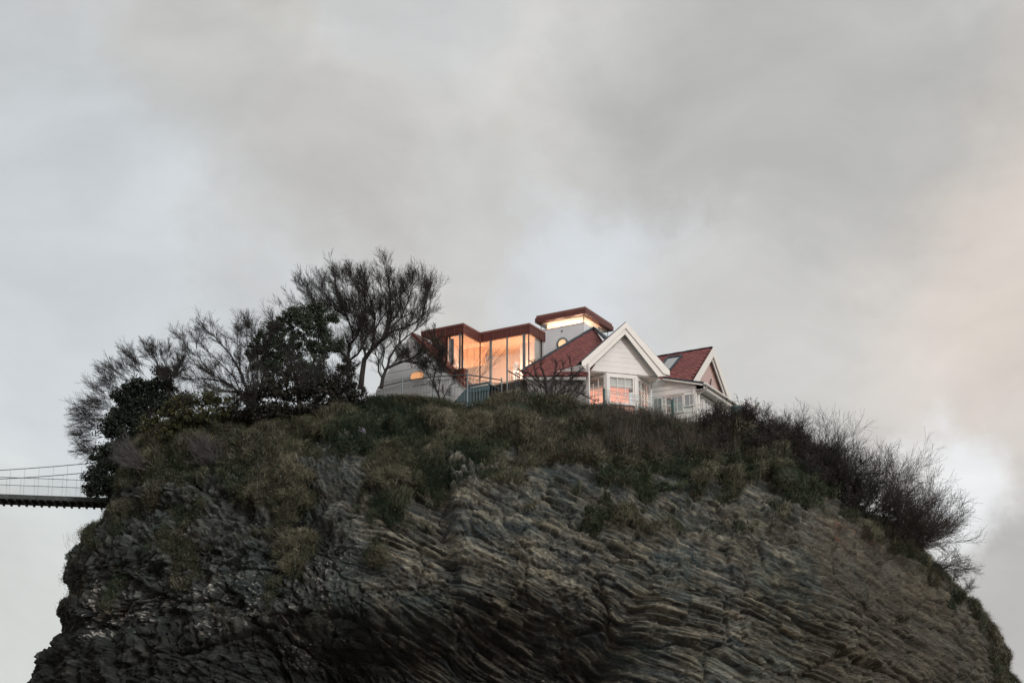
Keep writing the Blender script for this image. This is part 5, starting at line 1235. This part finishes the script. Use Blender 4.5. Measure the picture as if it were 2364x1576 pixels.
# cushions of thrift
CU = [(1190, 950, 36, 26, 'dark green cushion plant at the head of the bare gully', 0), (1232, 948, 22, 26, 'brownish cushion plant tight beside the dark one at the gully head', 1), (1305, 962, 26, 20, 'green cushion plant on the right lip of the gully', 0), (1325, 1000, 30, 22, 'wide green cushion plant lower on the right lip of the gully', 0), (1298, 993, 16, 13, 'small green cushion left of the widest one', 0), (1382, 998, 14, 14, 'straw tinted small cushion right of the gully', 1),
      (648, 1085, 21, 17, 'mossy cushion overhanging a dark hollow on the left slope', 0), (815, 965, 24, 14, 'green cushion in the long grass above the litter', 0), (850, 1032, 20, 12, 'flat green cushion in the grass left of centre', 0), (1818, 1100, 32, 32, 'largest round dark green cushion at right under the hedge', 0), (1782, 1100, 14, 22, 'narrow dull cushion touching the largest one', 1), (1435, 1075, 22, 18, 'green cushion on the turf edge right of centre', 0),
      (1530, 1130, 18, 18, 'hanging cushion above the upright slabs', 0), (1612, 1150, 14, 22, 'long hanging tuft at the edge of the upright slabs', 1), (1125, 1003, 22, 18, 'dull cushion left of the bare gully', 0), (1805, 1180, 18, 16, 'green cushion hanging at the right turf edge', 0), (1490, 1115, 16, 12, 'small dark cushion between two larger ones', 0), (990, 1060, 18, 14, 'dark green cushion at the foot of the grass tongue', 0),
      (2150, 1340, 20, 28, 'shaggy cushion on the right edge below the bare shrubs', 1), (2125, 1300, 16, 22, 'dark shaggy cushion on the right edge strip', 0), (2190, 1400, 18, 18, 'pale green cushion low on the right edge strip', 0), (1290, 1062, 24, 14, 'brown matted tuft in the gully bottom', 1)]
for k, (px, py, rx, ry, lab, tn) in enumerate(CU):
    rg_ = np.random.default_rng(300 + k); c_ = surf(px, py) + np.array([0, ry / 43. * .45, 0]) ; R3 = np.array([rx / 43., (rx + ry) / 2 / 43. * .8, ry / 43.]) * .95
    t = thing('cushion_plant', lab, 'plant', c_, 'round cushion plants on the turf')
    # solid heart
    nu, nv = 20, 12; th_, ph_ = np.meshgrid(np.linspace(0, 2 * math.pi, nu, endpoint=False), np.linspace(0.05, math.pi - .05, nv)); 
    S = np.stack([np.sin(ph_) * np.cos(th_), np.sin(ph_) * np.sin(th_), np.cos(ph_)], -1); nz_ = 1 + .18 * vnoise(S[..., 0] * 2 + k, S[..., 1] * 2, S[..., 2] * 2, k)
    S = S * nz_[..., None] * R3 * .9; ii = np.arange(nu * nv).reshape(nv, nu); FF = np.stack([ii[:-1], ii[1:], np.roll(ii[1:], -1, 1), np.roll(ii[:-1], -1, 1)], -1).reshape(-1, 4)
    base_c = np.array((.026, .040, .022)) if tn == 0 else np.array((.055, .050, .030))
    link('heart', mesh_np('heart', S.reshape(-1, 3), FF, M_leaf, True, np.tile(base_c * .7, (nu * nv, 1))), t)
    n = 1500; dd = norm(rg_.normal(size=(n, 3))); nzz = 1 + .18 * vnoise(dd[:, 0] * 2 + k, dd[:, 1] * 2, dd[:, 2] * 2, k)
    bp_ = dd * nzz[:, None] * R3 * .85; o1 = norm(dd / R3 + rg_.normal(size=(n, 3)) * .25); o2 = norm(o1 - Z * .3 * tn + rg_.normal(size=(n, 3)) * .3)
    V, F, CC = blades(bp_, o1, o2, rg_.uniform(.07, .22, n) * (1 + .7 * tn), .010, base_c * rg_.uniform(.7, 1.9, (n, 1)), rg_)
    link('blades', mesh_np('blades', V, F, M_leaf, False, CC), t)
# low leafy plant on the left cliff edge
b = surf(165, 1270); t = thing('cliff_plant', 'small grey green plant sprouting from the left cliff edge', 'plant', b); rg_ = np.random.default_rng(55)
Cs = np.concatenate([clump(rg_, b + np.array([-.2 + .12 * j, .3, -.25 + .13 * j]), np.array([.3, .3, .22]), 260, .2) for j in range(5)]); leafpart('foliage', t, Cs, .045, 56, [(.05, .065, .055), (.08, .10, .09), (.04, .05, .04)])
v = Veg(57)
for j in range(7): v.grow(tuple(b + np.array([v.R.uniform(-.4, .4), .3, .1])), (-.3, 0, 1), .6, .006, 1, jit=.06, kids=(0, 1))
r_ = v.mesh(lambda q: True, ORIG[t.name]); link('stems', mesh_np('stems', r_[0], r_[1], M_barkg, False), t)
# a scrap of litter in the grass
b = surf(838, 997) + np.array([0, -.25, .1]); mb = MB(); Rr = random.Random(3); n = 7
for i in range(n):
    for j in range(n): mb.v.append(b + np.array([i * .06 - .2 + Rr.uniform(-.02, .02), Rr.uniform(-.07, .07), j * .04 - .12 - i * .025 + Rr.uniform(-.02, .02)]))
mb.f = [(i * n + j, i * n + j + 1, (i + 1) * n + j + 1, (i + 1) * n + j) for i in range(n - 1) for j in range(n - 1)]
lo_ = mb.build('litter', M_litter, None, label='crumpled pale lilac scrap of litter caught in the grass', category='litter'); s_ = lo_.modifiers.new('thickness', 'SOLIDIFY'); s_.thickness = .008
